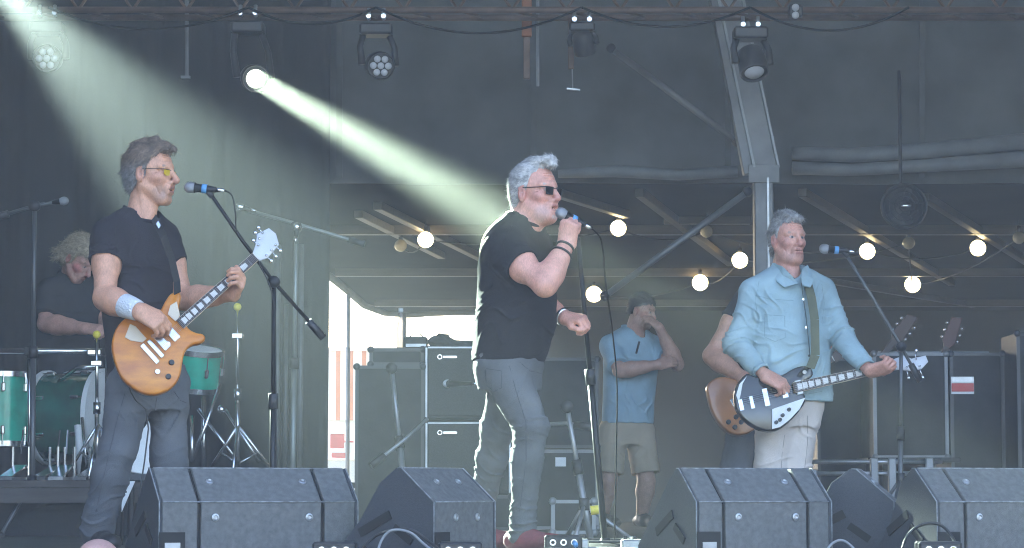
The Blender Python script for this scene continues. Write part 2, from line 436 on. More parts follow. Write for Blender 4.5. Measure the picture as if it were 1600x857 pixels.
MB().tube([W(1238, 240, 9.62), W(1330, 243, 9.62), W(1450, 236, 9.62), W(1640, 218, 9.62)], [.055, .06, .066, .075], 12).build('hem_roll', mat('grey_tarpaulin', (.20, .215, .225), .6, var=.2, vscale=4, bump=.4, bscale=14), bw, smooth=True)
MB().tube([W(1238, 263, 9.60), W(1330, 266, 9.60), W(1450, 259, 9.60), W(1640, 246, 9.60)], [.055, .05, .055, .075], 12).build('hem_roll', MATS['grey_tarpaulin'], bw, smooth=True)
MB().tube([W(872, 272, 9.62), W(960, 268, 9.62), W(1060, 274, 9.62), W(1152, 268, 9.62)], [.035, .05, .045, .05], 12).build('hem_roll', MATS['grey_tarpaulin'], bw, smooth=True)
# side drape behind the drums
xl = float(W(515, 500, 9.4)[0])
dr = thing('stage_drape', 'dark pleated drape hanging to the floor behind the drum kit', 'drape', (-4.4, 9.4, 0))
cloth('curtain', DRAPE, dr, -7.4, xl, lambda x: .0, lambda x: ZH + 2.0, 9.4, .09, .62, 140, 12, 5)
for px, Y, r in ((432, 8.6, .030), (470, 8.6, .022), (447, 8.9, .018)):
    p = W(px, 500, Y); t = thing('steel_pole', {432: 'pale upright pole nearest the left boom stand, before the drape', 470: 'thin pale pole rightmost of the uprights before the drape', 447: 'thinnest pole between the two other uprights before the drape'}[px], 'pole', (p[0], Y, 0), 'upright poles before the drape')
    MB().cyl((p[0], Y, .012), (p[0], Y, 2.2 if px != 447 else 1.75), r, n=12).build('tube', ALUD, t, smooth=True); MB().box((p[0], Y, .006), (.3, .3, .012)).build('base_plate', BLACKM, t)
# roof and side walls of the stage
rf = thing('stage_roof', 'dark fabric roof stretched over the whole stage', 'roof', (0, 3, 6))
MB().add([(-7.6, -1.1, 4.6), (7.6, -1.1, 4.6), (7.6, 10.3, 4.6), (-7.6, 10.3, 4.6), (0, -1.1, 6.6), (0, 10.3, 6.6), (-7.6, -1.1, 4.68), (7.6, -1.1, 4.68), (7.6, 10.3, 4.68), (-7.6, 10.3, 4.68), (0, -1.1, 6.7), (0, 10.3, 6.7)],
         [(0, 3, 5, 4), (4, 5, 2, 1), (6, 10, 11, 9), (10, 7, 8, 11), (0, 4, 10, 6), (4, 1, 7, 10), (3, 9, 11, 5), (5, 11, 8, 2), (0, 6, 9, 3), (1, 2, 8, 7)]).build('roof_sheet', ROOFM, rf)
for sx, xw_, y0_, nm in ((-1, 4.75, -4.6, 'left'), (1, 7.5, -1.8, 'right')):  # left wall set in and run forward, out of view, to block sky light
    w = thing('side_wall', 'unseen dark fabric wall closing the %s side of the stage' % nm, 'wall', (sx * xw_, 4, -1.6)); MB().box((sx * xw_, (y0_ + 9.3) / 2, 1.5), (.06, 9.3 - y0_, 6.2)).build('wall_sheet', DRAPE, w)
# leaning roof leg
lg = thing('roof_leg', 'bent grey aluminium roof leg standing behind the man in the blue jacket', 'pillar', W(1190, 815, 8.4) * [1, 1, 0])
def beam(name, m, parent, p0, p1, w, dp, ref=(0, 1, 0)):
    p0, p1 = np.asarray(p0, float), np.asarray(p1, float); d = nz(p1 - p0); ey = nz(np.asarray(ref, float) - d * np.dot(ref, d)); ex = np.cross(ey, d)
    return MB().box((p0 + p1) / 2, (w, dp, np.linalg.norm(p1 - p0)), ex, ey, d, bev=min(w, dp) * .06).build(name, m, parent)
kn = W(1192, 274, 8.4); tp = W(1128, -40, 8.4); ft = np.array([kn[0], 8.4, 0.0])
beam('upright', ALUD, lg, ft, kn, .15, .15); beam('upper_arm', ALUD, lg, kn + [-.02, 0, .02], tp, .27, .12)
beam('flange', ALU, lg, kn + [.115, -.075, .05], tp + [.115, -.075, 0], .02, .03); beam('flange', ALU, lg, kn + [-.075, -.078, .05], tp + [-.075, -.078, 0], .02, .03)
beam('flange', STEEL, lg, ft + [.03, -.083, 0], kn + [.03, -.083, -.03], .018, .02); boxo('joint_plate', ALUD, lg, kn + [0, -.085, 0], (.24, .015, .14), .003)
MB().box(ft + [0, 0, .01], (.35, .35, .02)).build('base_plate', BLACKM, lg)
for a, b, lab in (((955, 76), (1152, 222), 'thin grey brace slanting down to the roof leg from upper left'), ((945, 463), (1168, 300), 'thin grey brace slanting up to the roof leg from lower left')):
    p0, p1 = W(*a, 8.6), W(*b, 8.5); t = thing('brace', lab, 'brace', (p0 + p1) / 2, 'braces of the roof leg'); MB().cyl(p0, p1, .026, n=10).build('tube', ALUD, t, smooth=True)
    for p in (p0, p1): MB().ball(p, .042, 10, 6).build('clamp', BLACKM, t, smooth=True)

# marquee behind the stage: low glossy ceiling, beams, end wall, scalloped edge
CEIL = mat('dark_ceiling_lining', (.020, .020, .019), .8, var=.2, vscale=1.5, bump=.05, bscale=5, spec=.0); WOODB = mat('timber_beam', (.075, .062, .046), .5, var=.3, vscale=3, stretch=(1, 6, 6))
ZC = 2.84
mq = thing('marquee', 'low dark marquee ceiling with timber beams behind the stage', 'marquee', (0, 17, 0))
edge_px = [(330, 330), (440, 388), (517, 433), (540, 452), (570, 478), (600, 489), (640, 492), (680, 489), (715, 488), (745, 488)]
MB().prism([Wz(x, y, ZC) for x, y in edge_px] + [np.array([10.1, 25.3, ZC]), np.array([10.1, 9.9, ZC]), np.array([-5.5, 9.9, ZC])], (0, 0, -1), .06).build('ceiling', CEIL, mq)
MB().tube([Wz(x, y, ZC - .03) for x, y in edge_px], .05, 8).build('edge_hem', CANVAS, mq, smooth=True)
for y, x0 in ((13.2, -3.0), (17.9, -2.05), (22.6, -1.85)): MB().box(((x0 + 10) / 2, y, ZC - .045), (10 - x0, .10, .09)).build('beam', WOODB, mq)
def rafter(a, b, ex=1.0):
    p0, p1 = Wz(*a, ZC - .05), Wz(*b, ZC - .05); c_ = (p0 + p1) / 2; p0, p1 = c_ + (p0 - c_) * ex, c_ + (p1 - c_) * ex
    if p0[1] > p1[1]: p0, p1 = p1, p0
    if p0[1] < 10.1: p0 = p0 + (p1 - p0) * (10.1 - p0[1]) / (p1[1] - p0[1])
    if p1[1] > 24.5: p1 = p1 - (p1 - p0) * (p1[1] - 24.5) / (p1[1] - p0[1])
    beam('rafter', WOODB, mq, p0, p1, .08, .07, ref=(0, 0, 1))
for a, b in (((590, 322), (775, 415)), ((1235, 290), (1450, 420)), ((960, 330), (880, 305)), ((690, 400), (560, 335)), ((1060, 345), (1150, 345)), ((1480, 330), (1590, 400)), ((1010, 310), (1120, 395)), ((1300, 440), (1480, 470))): rafter(a, b, 1.0 if a[0] < 800 else 1.5)
xw = float(W(742, 500, 24.6)[0])
MB().box(((xw + 10) / 2, 24.65, .61), (10 - xw, .1, 4.46)).build('end_wall', DRAPE, mq)
for px, py in ((544, 456), (632, 491), (1690, 489)):
    p = Wz(px, py, ZC - .05) + [0, .05, 0]; MB().cyl((p[0], p[1], -1.6), (p[0], p[1], ZC - .02), .028, n=10).build('post', ALUD, mq, smooth=True)
# what daylight shows beyond: striped kiosk and crowd barrier
ks = thing('striped_kiosk', 'bright kiosk with orange and cream striped side seen through the gap', 'kiosk', W(560, 700, 32) * [1, 1, 0] + [0, 0, -1.6])
ORG = mat('orange_paint', (.50, .13, .02), .6, var=.1); CRM = mat('cream_paint', (.80, .72, .58), .6, var=.05)
p0, p1 = W(505, 549, 32), W(640, 549, 32); wz = float(W(560, 657, 32)[2]); nst = 20
for k in range(nst):
    x0, x1 = p0[0] + (p1[0] - p0[0]) * k / nst, p0[0] + (p1[0] - p0[0]) * (k + 1) / nst
    MB().box(((x0 + x1) / 2, 32 + (.0 if k % 2 else .01), (p0[2] + wz) / 2), ((x1 - x0) * .98, .05, p0[2] - wz)).build('stripe_board', ORG if k % 3 == 0 else CRM, ks)
MB().box(((p0[0] + p1[0]) / 2, 33, (wz - 1.6) / 2), (p1[0] - p0[0], 1.8, wz + 1.6)).build('base', WHITEP, ks); MB().box(((p0[0] + p1[0]) / 2, 33, p0[2] + .03), (p1[0] - p0[0] + .1, 2.2, .06)).build('roof', CRM, ks)
MB().box(((p0[0] + p1[0]) / 2, 33.1, (p0[2] + wz) / 2), (p1[0] - p0[0] - .05, 1.9, p0[2] - wz)).build('body', CRM, ks)
RED = mat('red_paint', (.55, .06, .05), .5, var=.1)
for i, (x, y, w, h_) in enumerate(((528, 690, 22, 22), (545, 700, 14, 16), (532, 712, 26, 8))):
    c = W(x, y, 26.5); s_ = 37.5 / FPX
    t = thing('crate', ('small red crate stacked beyond the gap, leftmost', 'pale crate stacked beside the red crate beyond the gap', 'low red crate under the other two beyond the gap')[i], 'crate', c - [0, 0, h_ * s_ / 2], 'crates beyond the gap')
    boxo('shell', (RED, WHITEP, RED)[i], t, c, (w * s_, .3, h_ * s_), .01); boxo('lid', (WHITEP, RED, WHITEP)[i], t, c + [0, 0, h_ * s_ / 2 + .012], (w * s_ * 1.03, .32, .024), .004)
pl = thing('staging_block', 'pale plinth under the crates beyond the gap', 'plinth', W(535, 730, 26.6) * [1, 1, 0] + [0, 0, -1.6]); c = W(535, 718, 26.6); MB().box((c[0], 26.6, (c[2] - 1.6) / 2), (.6, .5, c[2] + 1.6)).build('block', WHITEP, pl); boxo('top_board', CRM, pl, (c[0], 26.6, c[2] - .012), (.64, .54, .02), .004)

# string lights under the marquee ceiling
BULB = mat('lit_bulb_glass', (1, .9, .7), .3, emit=(1.0, .78, .40, 2.4)); CORD = mat('black_flex', (.015, .015, .015), .6)
BULBS = [(665, 375, 1), (966, 357, 1), (1156, 407, 1), (1094, 442, 1), (928, 460, 1), (1355, 393, 1), (1528, 388, 1), (1426, 445, 1), (626, 384, 0), (1592, 372, 0), (1104, 362, 0), (1420, 380, 0)]
for i, (x, y, on) in enumerate(BULBS):
    p = Wz(x, y, ZC - .17); lab = ['string-light bulb left of the singer\'s shoulder, under the ceiling', 'string-light bulb just right of the singer\'s microphone', 'string-light bulb immediately left of the roof leg', 'string-light bulb below and left of the one beside the roof leg', 'lowest string-light bulb, right of the singer\'s microphone stand', 'string-light bulb beside the bass player\'s microphone', 'bright string-light bulb farthest right', 'low string-light bulb above the bass guitar\'s headstock', 'unlit bulb left of the bulb behind the singer', 'unlit bulb at the right edge', 'unlit bulb between the singer and the roof leg', 'unlit bulb between two lit bulbs at right'][i]
    t = thing('light_bulb', lab, 'bulb', p, 'string lights under the marquee ceiling'); r = 12.5 * (p[1] + 11) / FPX * (1 if on else .8)
    MB().ball(p, r, 16, 12).build('globe', BULB if on else mat('unlit_bulb_glass', (.45, .40, .30), .15), t, smooth=True); MB().cyl(p + [0, 0, r * .9], p + [0, 0, r + .05], .022, n=10).build('socket', BLACKP, t, smooth=True); MB().cyl(p + [0, 0, r + .05], (p[0], p[1], ZC), .006, n=6).build('flex', CORD, t)

mw = thing('unseen_partition', 'unseen dark canvas side added to the marquee at the right', 'wall', (10.05, 17, -1.6)); MB().box((10.12, 17.4, .6), (.05, 15, 4.4)).build('wall_sheet', DRAPE, mw)  # added out of view to keep daylight off the marquee ceiling

rows = [[8, 0, 1, 10, 5, 6], [4, 3, 2, 11, 7, 9]]
for i, rw in enumerate(rows):
    pp = []
    for k in range(len(rw) - 1):
        a_, b_ = Wz(BULBS[rw[k]][0], BULBS[rw[k]][1], ZC - .06), Wz(BULBS[rw[k + 1]][0], BULBS[rw[k + 1]][1], ZC - .06)
        pp += [a_ + (b_ - a_) * u - np.array([0, 0, .10 * 4 * u * (1 - u)]) for u in np.linspace(0, 1, 7)[:-1]]
    o_ = MB().tube(pp + [b_], .008, 6).build('festoon_cable', CORD, None, smooth=True); setp(o_, ('festoon cable joining the upper row of bulbs', 'festoon cable joining the lower row of bulbs')[i], 'cable', 'festoon cables')
# ------------------------------------------------------------------ people: shared anatomy
SKIN = mat('skin', (.5, .3, .22), .44, var=.12, vscale=28, bump=.16, bscale=170, attr=True, spec=.45)
HAIRM = mat('hair_strands', (.3, .3, .3), .55, var=.28, vscale=60, bump=.6, bscale=190, attr=True, spec=.4)
_nt = SKIN.node_tree; _n2 = _nt.nodes.new('ShaderNodeTexNoise'); _n2.inputs['Scale'].default_value = 130; _n2.inputs['Detail'].default_value = 3
_mr = _nt.nodes.new('ShaderNodeMapRange'); _mr.inputs[1].default_value = .3; _mr.inputs[2].default_value = .7; _mr.inputs[3].default_value = .87; _mr.inputs[4].default_value = 1.11
_mx = _nt.nodes.new('ShaderNodeMix'); _mx.data_type = 'RGBA'; _mx.blend_type = 'MULTIPLY'; _mx.inputs[0].default_value = 1
_bs = _nt.nodes['Principled BSDF']; _old = _bs.inputs['Base Color'].links[0].from_socket
_nt.links.new(_n2.outputs[0], _mr.inputs[0]); _nt.links.new(_old, _mx.inputs[6]); _nt.links.new(_mr.outputs[0], _mx.inputs[7]); _nt.links.new(_mx.outputs[2], _bs.inputs['Base Color'])
class Head:
    def __init__(h, c, F, s=1.06, pitch=0., roll=0.):
        h.c = np.asarray(c, float); F = nz(F); R = np.cross(F, Z); p = math.radians(pitch); r = math.radians(roll)
        h.F = F * math.cos(p) + Z * math.sin(p); h.U = np.cross(R, h.F); h.R = R; h.s = s
        h.R, h.U = h.R * math.cos(r) + h.U * math.sin(r), h.U * math.cos(r) - h.R * math.sin(r)
        h.fr = np.stack([h.F, h.U, h.R])
    def p(h, f, u, r=0.): return h.c + h.s * (f * h.F + u * h.U + r * h.R)
    def loc(h, P): return (P - h.c) @ h.fr.T / h.s
    def add(h, S, mouth=.0, jowl=0., nose=1., long=0.):
        s = h.s; e = lambda f, u, r, rad, k=.012, op='u': S.ell(h.p(f, u, r), [q * s for q in rad], h.fr, k, op)
        c = lambda a, b, r1, r2, k=.01, op='u': S.cone(h.p(*a), h.p(*b), r1 * s, r2 * s, k, op)
        e(-.014, .042, 0, (.098, .090, .076))
        e(.022, .020, 0, (.072, .085, .066), .02)
        e(.030, -.035, 0, (.060, .078, .056), .025)
        c((.066, -.098 - long, -.010), (.066, -.098 - long, .010), .021, .021, .025)
        for q in (-1, 1):
            c((-.012, -.040, q * .056), (.058, -.098 - long, q * .020), .017, .016, .03)
            e(.052, -.018, q * .043, (.026, .020, .022), .022)                       # cheekbone
            c((.086, .030, q * .010), (.066, .030, q * .050), .011, .010, .014)       # brow
            e(.100, .008, q * .031, (.024, .013, .019), .008, 's')                    # eye socket
            e(.073, .007, q * .031, (.0135, .012, .0145), .003)                       # eyeball
            c((.083, .0165, q * .019), (.076, .0165, q * .044), .0048, .0048, .005)   # upper lid
            c((.100, -.037, q * .013), (.092, -.036, q * .015), .0085, .008, .007)    # nostril wing
            e(-.010, -.004, q * .079, (.019, .033, .010), .006)                       # ear
            e(-.004, -.002, q * .090, (.010, .019, .008), .004, 's')
            c((-.020, .018, q * .081), (.0, .026, q * .080), .006, .005, .004)
            if jowl: e(.022, -.078, q * .036, (.040 * jowl, .034 * jowl, .026 * jowl), .03)
            c((.084, -.040, q * .026), (.072, -.075, q * .036), .0040, .003, .008, 's')  # smile fold
        c((.088, .022, 0), (.112 * nose + .003, -.026, 0), .0085, .0125, .012)
        e(.110 * nose + .002, -.030, 0, (.013, .0115, .0135), .008)
        e(.084, -.062, 0, (.017, .026, .030), .016)
        c((.094, -.0560, -.018), (.094, -.0560, .018), .0066, .0066, .008)
        c((.090, -.0715 - mouth * .012, -.015), (.090, -.0715 - mouth * .012, .015), .0075, .0075, .008)
        e(.102, -.0635 - mouth * .006, 0, (.022, .0028 + mouth * .007, .024 - mouth * .004), .003, 's')
        for u0, dr_ in ((.052, .0), (.064, .002), (.076, -.002)):                   # forehead lines
            pr = None
            for r in (-.034, -.020, -.006, .008, .022, .034):
                u = u0 + dr_ * r * 30 - abs(r) * .06; f1 = .022 + .072 * math.sqrt(max(0, 1 - ((u - .02) / .085) ** 2 - (r / .066) ** 2)); f2 = -.014 + .098 * math.sqrt(max(0, 1 - ((u - .042) / .09) ** 2 - (r / .076) ** 2)); q_ = (max(f1, f2) + .0022, u, r)
                if pr: c(pr, q_, .0026, .0026, .003, 's')
                pr = q_
        for q in (-1, 1):
            c((.0835, -.006, q * .020), (.074, -.006, q * .043), .0050, .0042, .004)                # bags under the eyes
            for a_ in (-.006, .002, .010): c((.064, .004 + a_ * .5, q * .054), (.050, .004 + a_ * 1.4, q * .066), .0022, .0018, .003, 's')
            c((.050, -.055, q * .052), (.060, -.085, q * .040), .0018, .0015, .008, 's')             # cheek crease
        c((.108, .018, -.008), (.108, .034, -.007), .0022, .0018, .003, 's'); c((.103, .02, .007), (.100, .034, .006), .0020, .0018, .003, 's')
        if jowl: e(.040, -.098, 0, (.05 * jowl, .030 * jowl, .045 * jowl), .03)
    def blobs(h, lip=(.36, .13, .12), brow=(.14, .10, .08), iris=(.05, .05, .06), red=(.50, .21, .16), stub=None, rs=.4):
        B = []
        for q in (-1, 1):
            B.append((h.p(.055, -.022, q * .05), .045, red, rs)); B.append((h.p(-.01, -.003, q * .082), .04, red, .5))
            if brow: B += [(h.p(.088 - a * .3, .032 - a * .05, q * (.014 + a)), .0085, brow, .75) for a in (0, .008, .016, .024, .031)]
            B += [(h.p(.085, .007, q * (.031 + a)), .010, (.42, .35, .31), .7) for a in (-.008, .008)]
            B.append((h.p(.088, .007, q * .030), .0095, iris, 1.))
        B.append((h.p(.112, -.03, 0), .026, red, .6))
        if stub: B += [(h.p(.06, -.085, a), .048, stub, .45) for a in (-.035, 0, .035)]
        B += [(h.p(.099, -.056, a), .010, lip, .7) for a in (-.014, 0, .014)] + [(h.p(.096, -.073, a), .011, lip, .7) for a in (-.012, 0, .012)]
        B += [(h.p(.085, -.064, a), .0075, (.06, .02, .02), .9) for a in (-.014, 0, .014)]
        return B
def fine_head(h, necks, zlow, **kw):
    """head and neck of the body on a finer grid"""
    lo = np.minimum(h.p(0, 0) - .17, [9, 9, zlow]); lo[2] = zlow; S = SDF(lo, h.p(0, 0) + .19, .0025)
    for a, b, r1, r2, k in necks: S.cone(a, b, r1, r2, k)
    h.add(S, **kw); return S.mesh()
def skin_col(base, blobs):
    def fn(P):
        C = np.tile(np.array(base), (len(P), 1))
        for c, r, cc, st in blobs:
            d = np.linalg.norm(P - c, axis=1) / r; w = np.clip((1 - d) / .5, 0, 1); w = (w * w * (3 - 2 * w) * st)[:, None]
            C = C * (1 - w) + np.array(cc) * w
        return C
    return fn

def rot(v, ax, a):
    ax = nz(ax); return v * math.cos(a) + np.cross(ax, v) * math.sin(a) + ax * (ax @ v) * (1 - math.cos(a))
def hand(S, wrist, d, n, side, curl=(45, 60, 40), thumb=(.55, .6, -.35), s=1.0, spread=.05, tcurl=35, wr=.028):
    """d: wrist to knuckles, n: back of the hand, side: +1/-1 picks the thumb side"""
    wrist = np.asarray(wrist, float); d = nz(d); n = nz(np.asarray(n, float) - d * np.dot(n, d)); t = np.cross(d, n) * side
    curls = curl if hasattr(curl[0], '__len__') else [curl] * 4
    tips = []
    for i, o in enumerate((.030, .010, -.010, -.029)):
        kb = wrist + s * (d * (.088 - .006 * abs(i - 1)) + t * o + n * (.004 - .003 * abs(i - 1.4)))
        S.cone(wrist + s * (t * o * .75 + d * .005), kb, wr * .72 * s if i in (1, 2) else .017 * s, .0125 * s, .016 * s, flat=n, ff=.9)
        L = [q * s * (.95, 1.03, .96, .78)[i] for q in (.043, .027, .021)]
        dd = nz(d + t * o * spread * 20); ax = np.cross(dd, -n); p = kb; r = [.0105, .0095, .0088, .0078]
        if i == 3: r = [q * .88 for q in r]
        for j in range(3):
            dd = rot(dd, ax, math.radians(curls[i][j])); q = p + dd * L[j]
            S.cone(p, q, r[j] * s, r[j + 1] * s, .003 if j else .006); p = q
        tips.append(p)
    tb = wrist + s * (d * .020 + t * .024); td = nz(t * thumb[0] + d * thumb[1] + n * thumb[2]); tm = tb + td * .045 * s
    S.cone(wrist + d * .01 * s + t * .01 * s, tm, .020 * s, .0135 * s, .016 * s)
    t2 = rot(td, np.cross(td, d - t * .4 - n * .2), math.radians(tcurl)); te = tm + t2 * .032 * s; S.cone(tm, te, .0125 * s, .011 * s, .004)
    t3 = rot(t2, np.cross(td, d - t * .4 - n * .2), math.radians(tcurl * .6)); S.cone(te, te + t3 * .024 * s, .0112 * s, .009 * s, .004)
    return tips
def arm(S, sh, el, wr, r=(.056, .050, .050, .030), k=.02):
    sh, el, wr = map(lambda q: np.asarray(q, float), (sh, el, wr))
    S.cone(sh, el, r[0], r[1] * .88, k); m = sh * .55 + el * .45; S.ell(m, [r[0] * 1.02] * 2 + [r[0] * 1.25], k=.03)
    S.cone(el, wr, r[1] * .92, r[3], k); fl = el * .72 + wr * .28; S.cone(el * .9 + wr * .1, fl, r[2] * .9, r[2], .03); S.cone(fl, el * .4 + wr * .6, r[2], (r[2] + r[3]) / 2, .03)
def leg(S, hip, kn, an, r=(.085, .062, .058, .043), k=.03):
    hip, kn, an = map(lambda q: np.asarray(q, float), (hip, kn, an))
    S.cone(hip, kn, r[0], r[1], k); cm = kn * .7 + an * .3; S.cone(kn, cm, r[1], r[2] * 1.06, k); S.cone(cm, an, r[2] * 1.06, r[3], k)
def sleeve(S, sh, en, r0, r1, k=.03): S.cone(sh, en, r0, r1, k, cut=True)
def hollow(S, a, b, r): 
    a = np.asarray(a); b = np.asarray(b); S.cone(a, b, r, r, .003, 's')
def shoe(S, an, d, L=.27, h=.09, w=.048, z0=None):
    d = nz([d[0], d[1], 0]); a = np.asarray(an, float); z = z0 if z0 is not None else a[2] - .09
    heel = np.array([a[0], a[1], 0]) - d * .055; toe = heel + d * L
    S.cone([*heel[:2], z + .042], [*(heel + d * .1)[:2], z + .046], .040, .043, .02); S.cone([*(heel + d * .1)[:2], z + .046], [*(toe - d * .05)[:2], z + .034], .045, .036, .03)
    S.ell([*(toe - d * .06)[:2], z + .034], (.062, .046, .034), np.stack([d, np.cross(Z, d), Z]), .02)
    S.cone([a[0], a[1], z + .05], [a[0], a[1], z + h + .02], .045, .043, .02, cut=True)
    S.op(None, None, lambda X, Y, Zz: (z - Zz) + 0 * X + 0 * Y, .004, 'i')
def bnds(pts, m): pts = np.array([np.asarray(p, float) for p in pts]); return pts.min(0) - m, pts.max(0) + m

def hair(name, h, parent, prof, thick, colf, amp=.003, extra=None, seed=3, strands=1400, slen=.035, flow=(-.6, -.5), res=.0035, lift=.35, cut_face=True, swirl=.3, width=.0009):
    strands = int(strands * 3.2)
    """prof: hairline height against f; thick: offset of the hair over the skull"""
    s = h.s; S = SDF(h.c - .2 * s - thick, h.c + .2 * s + thick, res)
    S.ell(h.p(-.014, .042), [(.098 + thick) * s, (.090 + thick) * s, (.076 + thick * .8) * s], h.fr, 0)
    S.ell(h.p(-.045, -.02), [(.060 + thick * .7) * s, (.075) * s, (.062 + thick * .6) * s], h.fr, .03)
    xs = [q[0] for q in prof]; ys = [q[1] for q in prof]
    def cut(X, Y, Zz):
        x, y, z = X - h.c[0], Y - h.c[1], Zz - h.c[2]
        f = (x * h.F[0] + y * h.F[1] + z * h.F[2]) / s; u = (x * h.U[0] + y * h.U[1] + z * h.U[2]) / s; r = (x * h.R[0] + y * h.R[1] + z * h.R[2]) / s
        w = .006 * np.sin(r * 260 + f * 90 + seed) + .004 * np.sin(r * 520 - f * 210)
        return (np.interp(f, xs, ys) + w - u) * .75 * s
    S.op(None, None, cut, .012, 'i')
    for q in (-1, 1): S.ell(h.p(-.010, -.004, q * .083), (.021 * s, .032 * s, .02 * s), h.fr, .006, 's')
    if extra: extra(S)
    idx, (x, y, z) = S.near(.02); L = h.loc(np.stack([x, y, z], 1)); f, u, r = L.T; rng = np.random.RandomState(seed); d = 0
    for q in range(6):
        fa = rng.uniform(90, 330); d = d + np.sin(fa * (r + .25 * rng.normal() * u) + 14 * f * rng.normal() + 22 * u * rng.normal() + rng.uniform(0, 6)) * (140 / fa) ** .7
        d = d + .7 * np.sin(fa * .7 * (u - f * .5 * rng.normal()) + 30 * r * rng.normal() + rng.uniform(0, 6)) * (140 / fa)
    S.g[idx] += (amp * .3 * d).astype(np.float32)
    P, Q = S.mesh(); o = np_mesh(name, P, Q, HAIRM, parent, colf(h, P, rng))
    # loose strands lying along the flow, rooted on the hair surface
    fn = np.cross(P[Q[:, 2]] - P[Q[:, 0]], P[Q[:, 3]] - P[Q[:, 1]]); ln = np.linalg.norm(fn, axis=1); ok = ln > 1e-12
    fi = rng.choice(np.nonzero(ok)[0], strands); c = P[Q[fi]].mean(1); n = fn[fi] / ln[fi][:, None]
    outw = c - h.p(-.01, .03); n = n * np.sign((n * outw).sum(1))[:, None]
    lc = h.loc(c); fl = np.outer(flow[0] * np.ones(strands) + .5 * np.where(lc[:, 0] > .05, -1, 0) * 0, h.F) + flow[1] * h.U
    fl = fl + rng.normal(size=(strands, 3)) * swirl; fl = fl - n * (fl * n).sum(1)[:, None]; fl /= np.linalg.norm(fl, axis=1)[:, None] + 1e-6
    ln_ = slen * rng.uniform(.4, 1.15, strands)[:, None]; up = (lift * rng.uniform(.1, 1.0, strands) + (rng.rand(strands) > .96) * .35)[:, None]
    wd = np.cross(fl, n) * width
    p0 = c - n * .002; p1 = c + fl * ln_ * .5 + n * ln_ * up * .45; p2 = c + fl * ln_ + n * ln_ * up * .6
    V = np.stack([p0 - wd, p0 + wd, p1 - wd * .8, p1 + wd * .8, p2 - wd * .15, p2 + wd * .15], 1).reshape(-1, 3)
    b = np.arange(strands)[:, None] * 6; F4 = np.concatenate([b + [0, 1, 3, 2], b + [2, 3, 5, 4]])
    cc = colf(h, c, rng) * rng.uniform(.5, 1.6, (strands, 1)); so = np_mesh('loose_strands', V, F4, HAIRM, o, np.repeat(cc, 6, 0)); so['kind'] = 'stuff'
    return o

def ring_band(name, m, parent, a, b, ra, rb, n=24, th=.006):
    a, b = np.asarray(a), np.asarray(b); L = np.linalg.norm(b - a)
    return MB().lathe(a, b - a, [(0, ra - th), (0, ra), (L * .1, ra + .003), (L * .5, (ra + rb) / 2 + .004), (L * .9, rb + .003), (L, rb), (L, rb - th)], n).build(name, m, parent, smooth=True)

THREAD = mat('seam_thread', (.012, .012, .014), .9); SEAMJ = mat('denim_seam', (.062, .066, .072), .9); SEAMB = mat('blue_seam', (.23, .33, .36), .9)
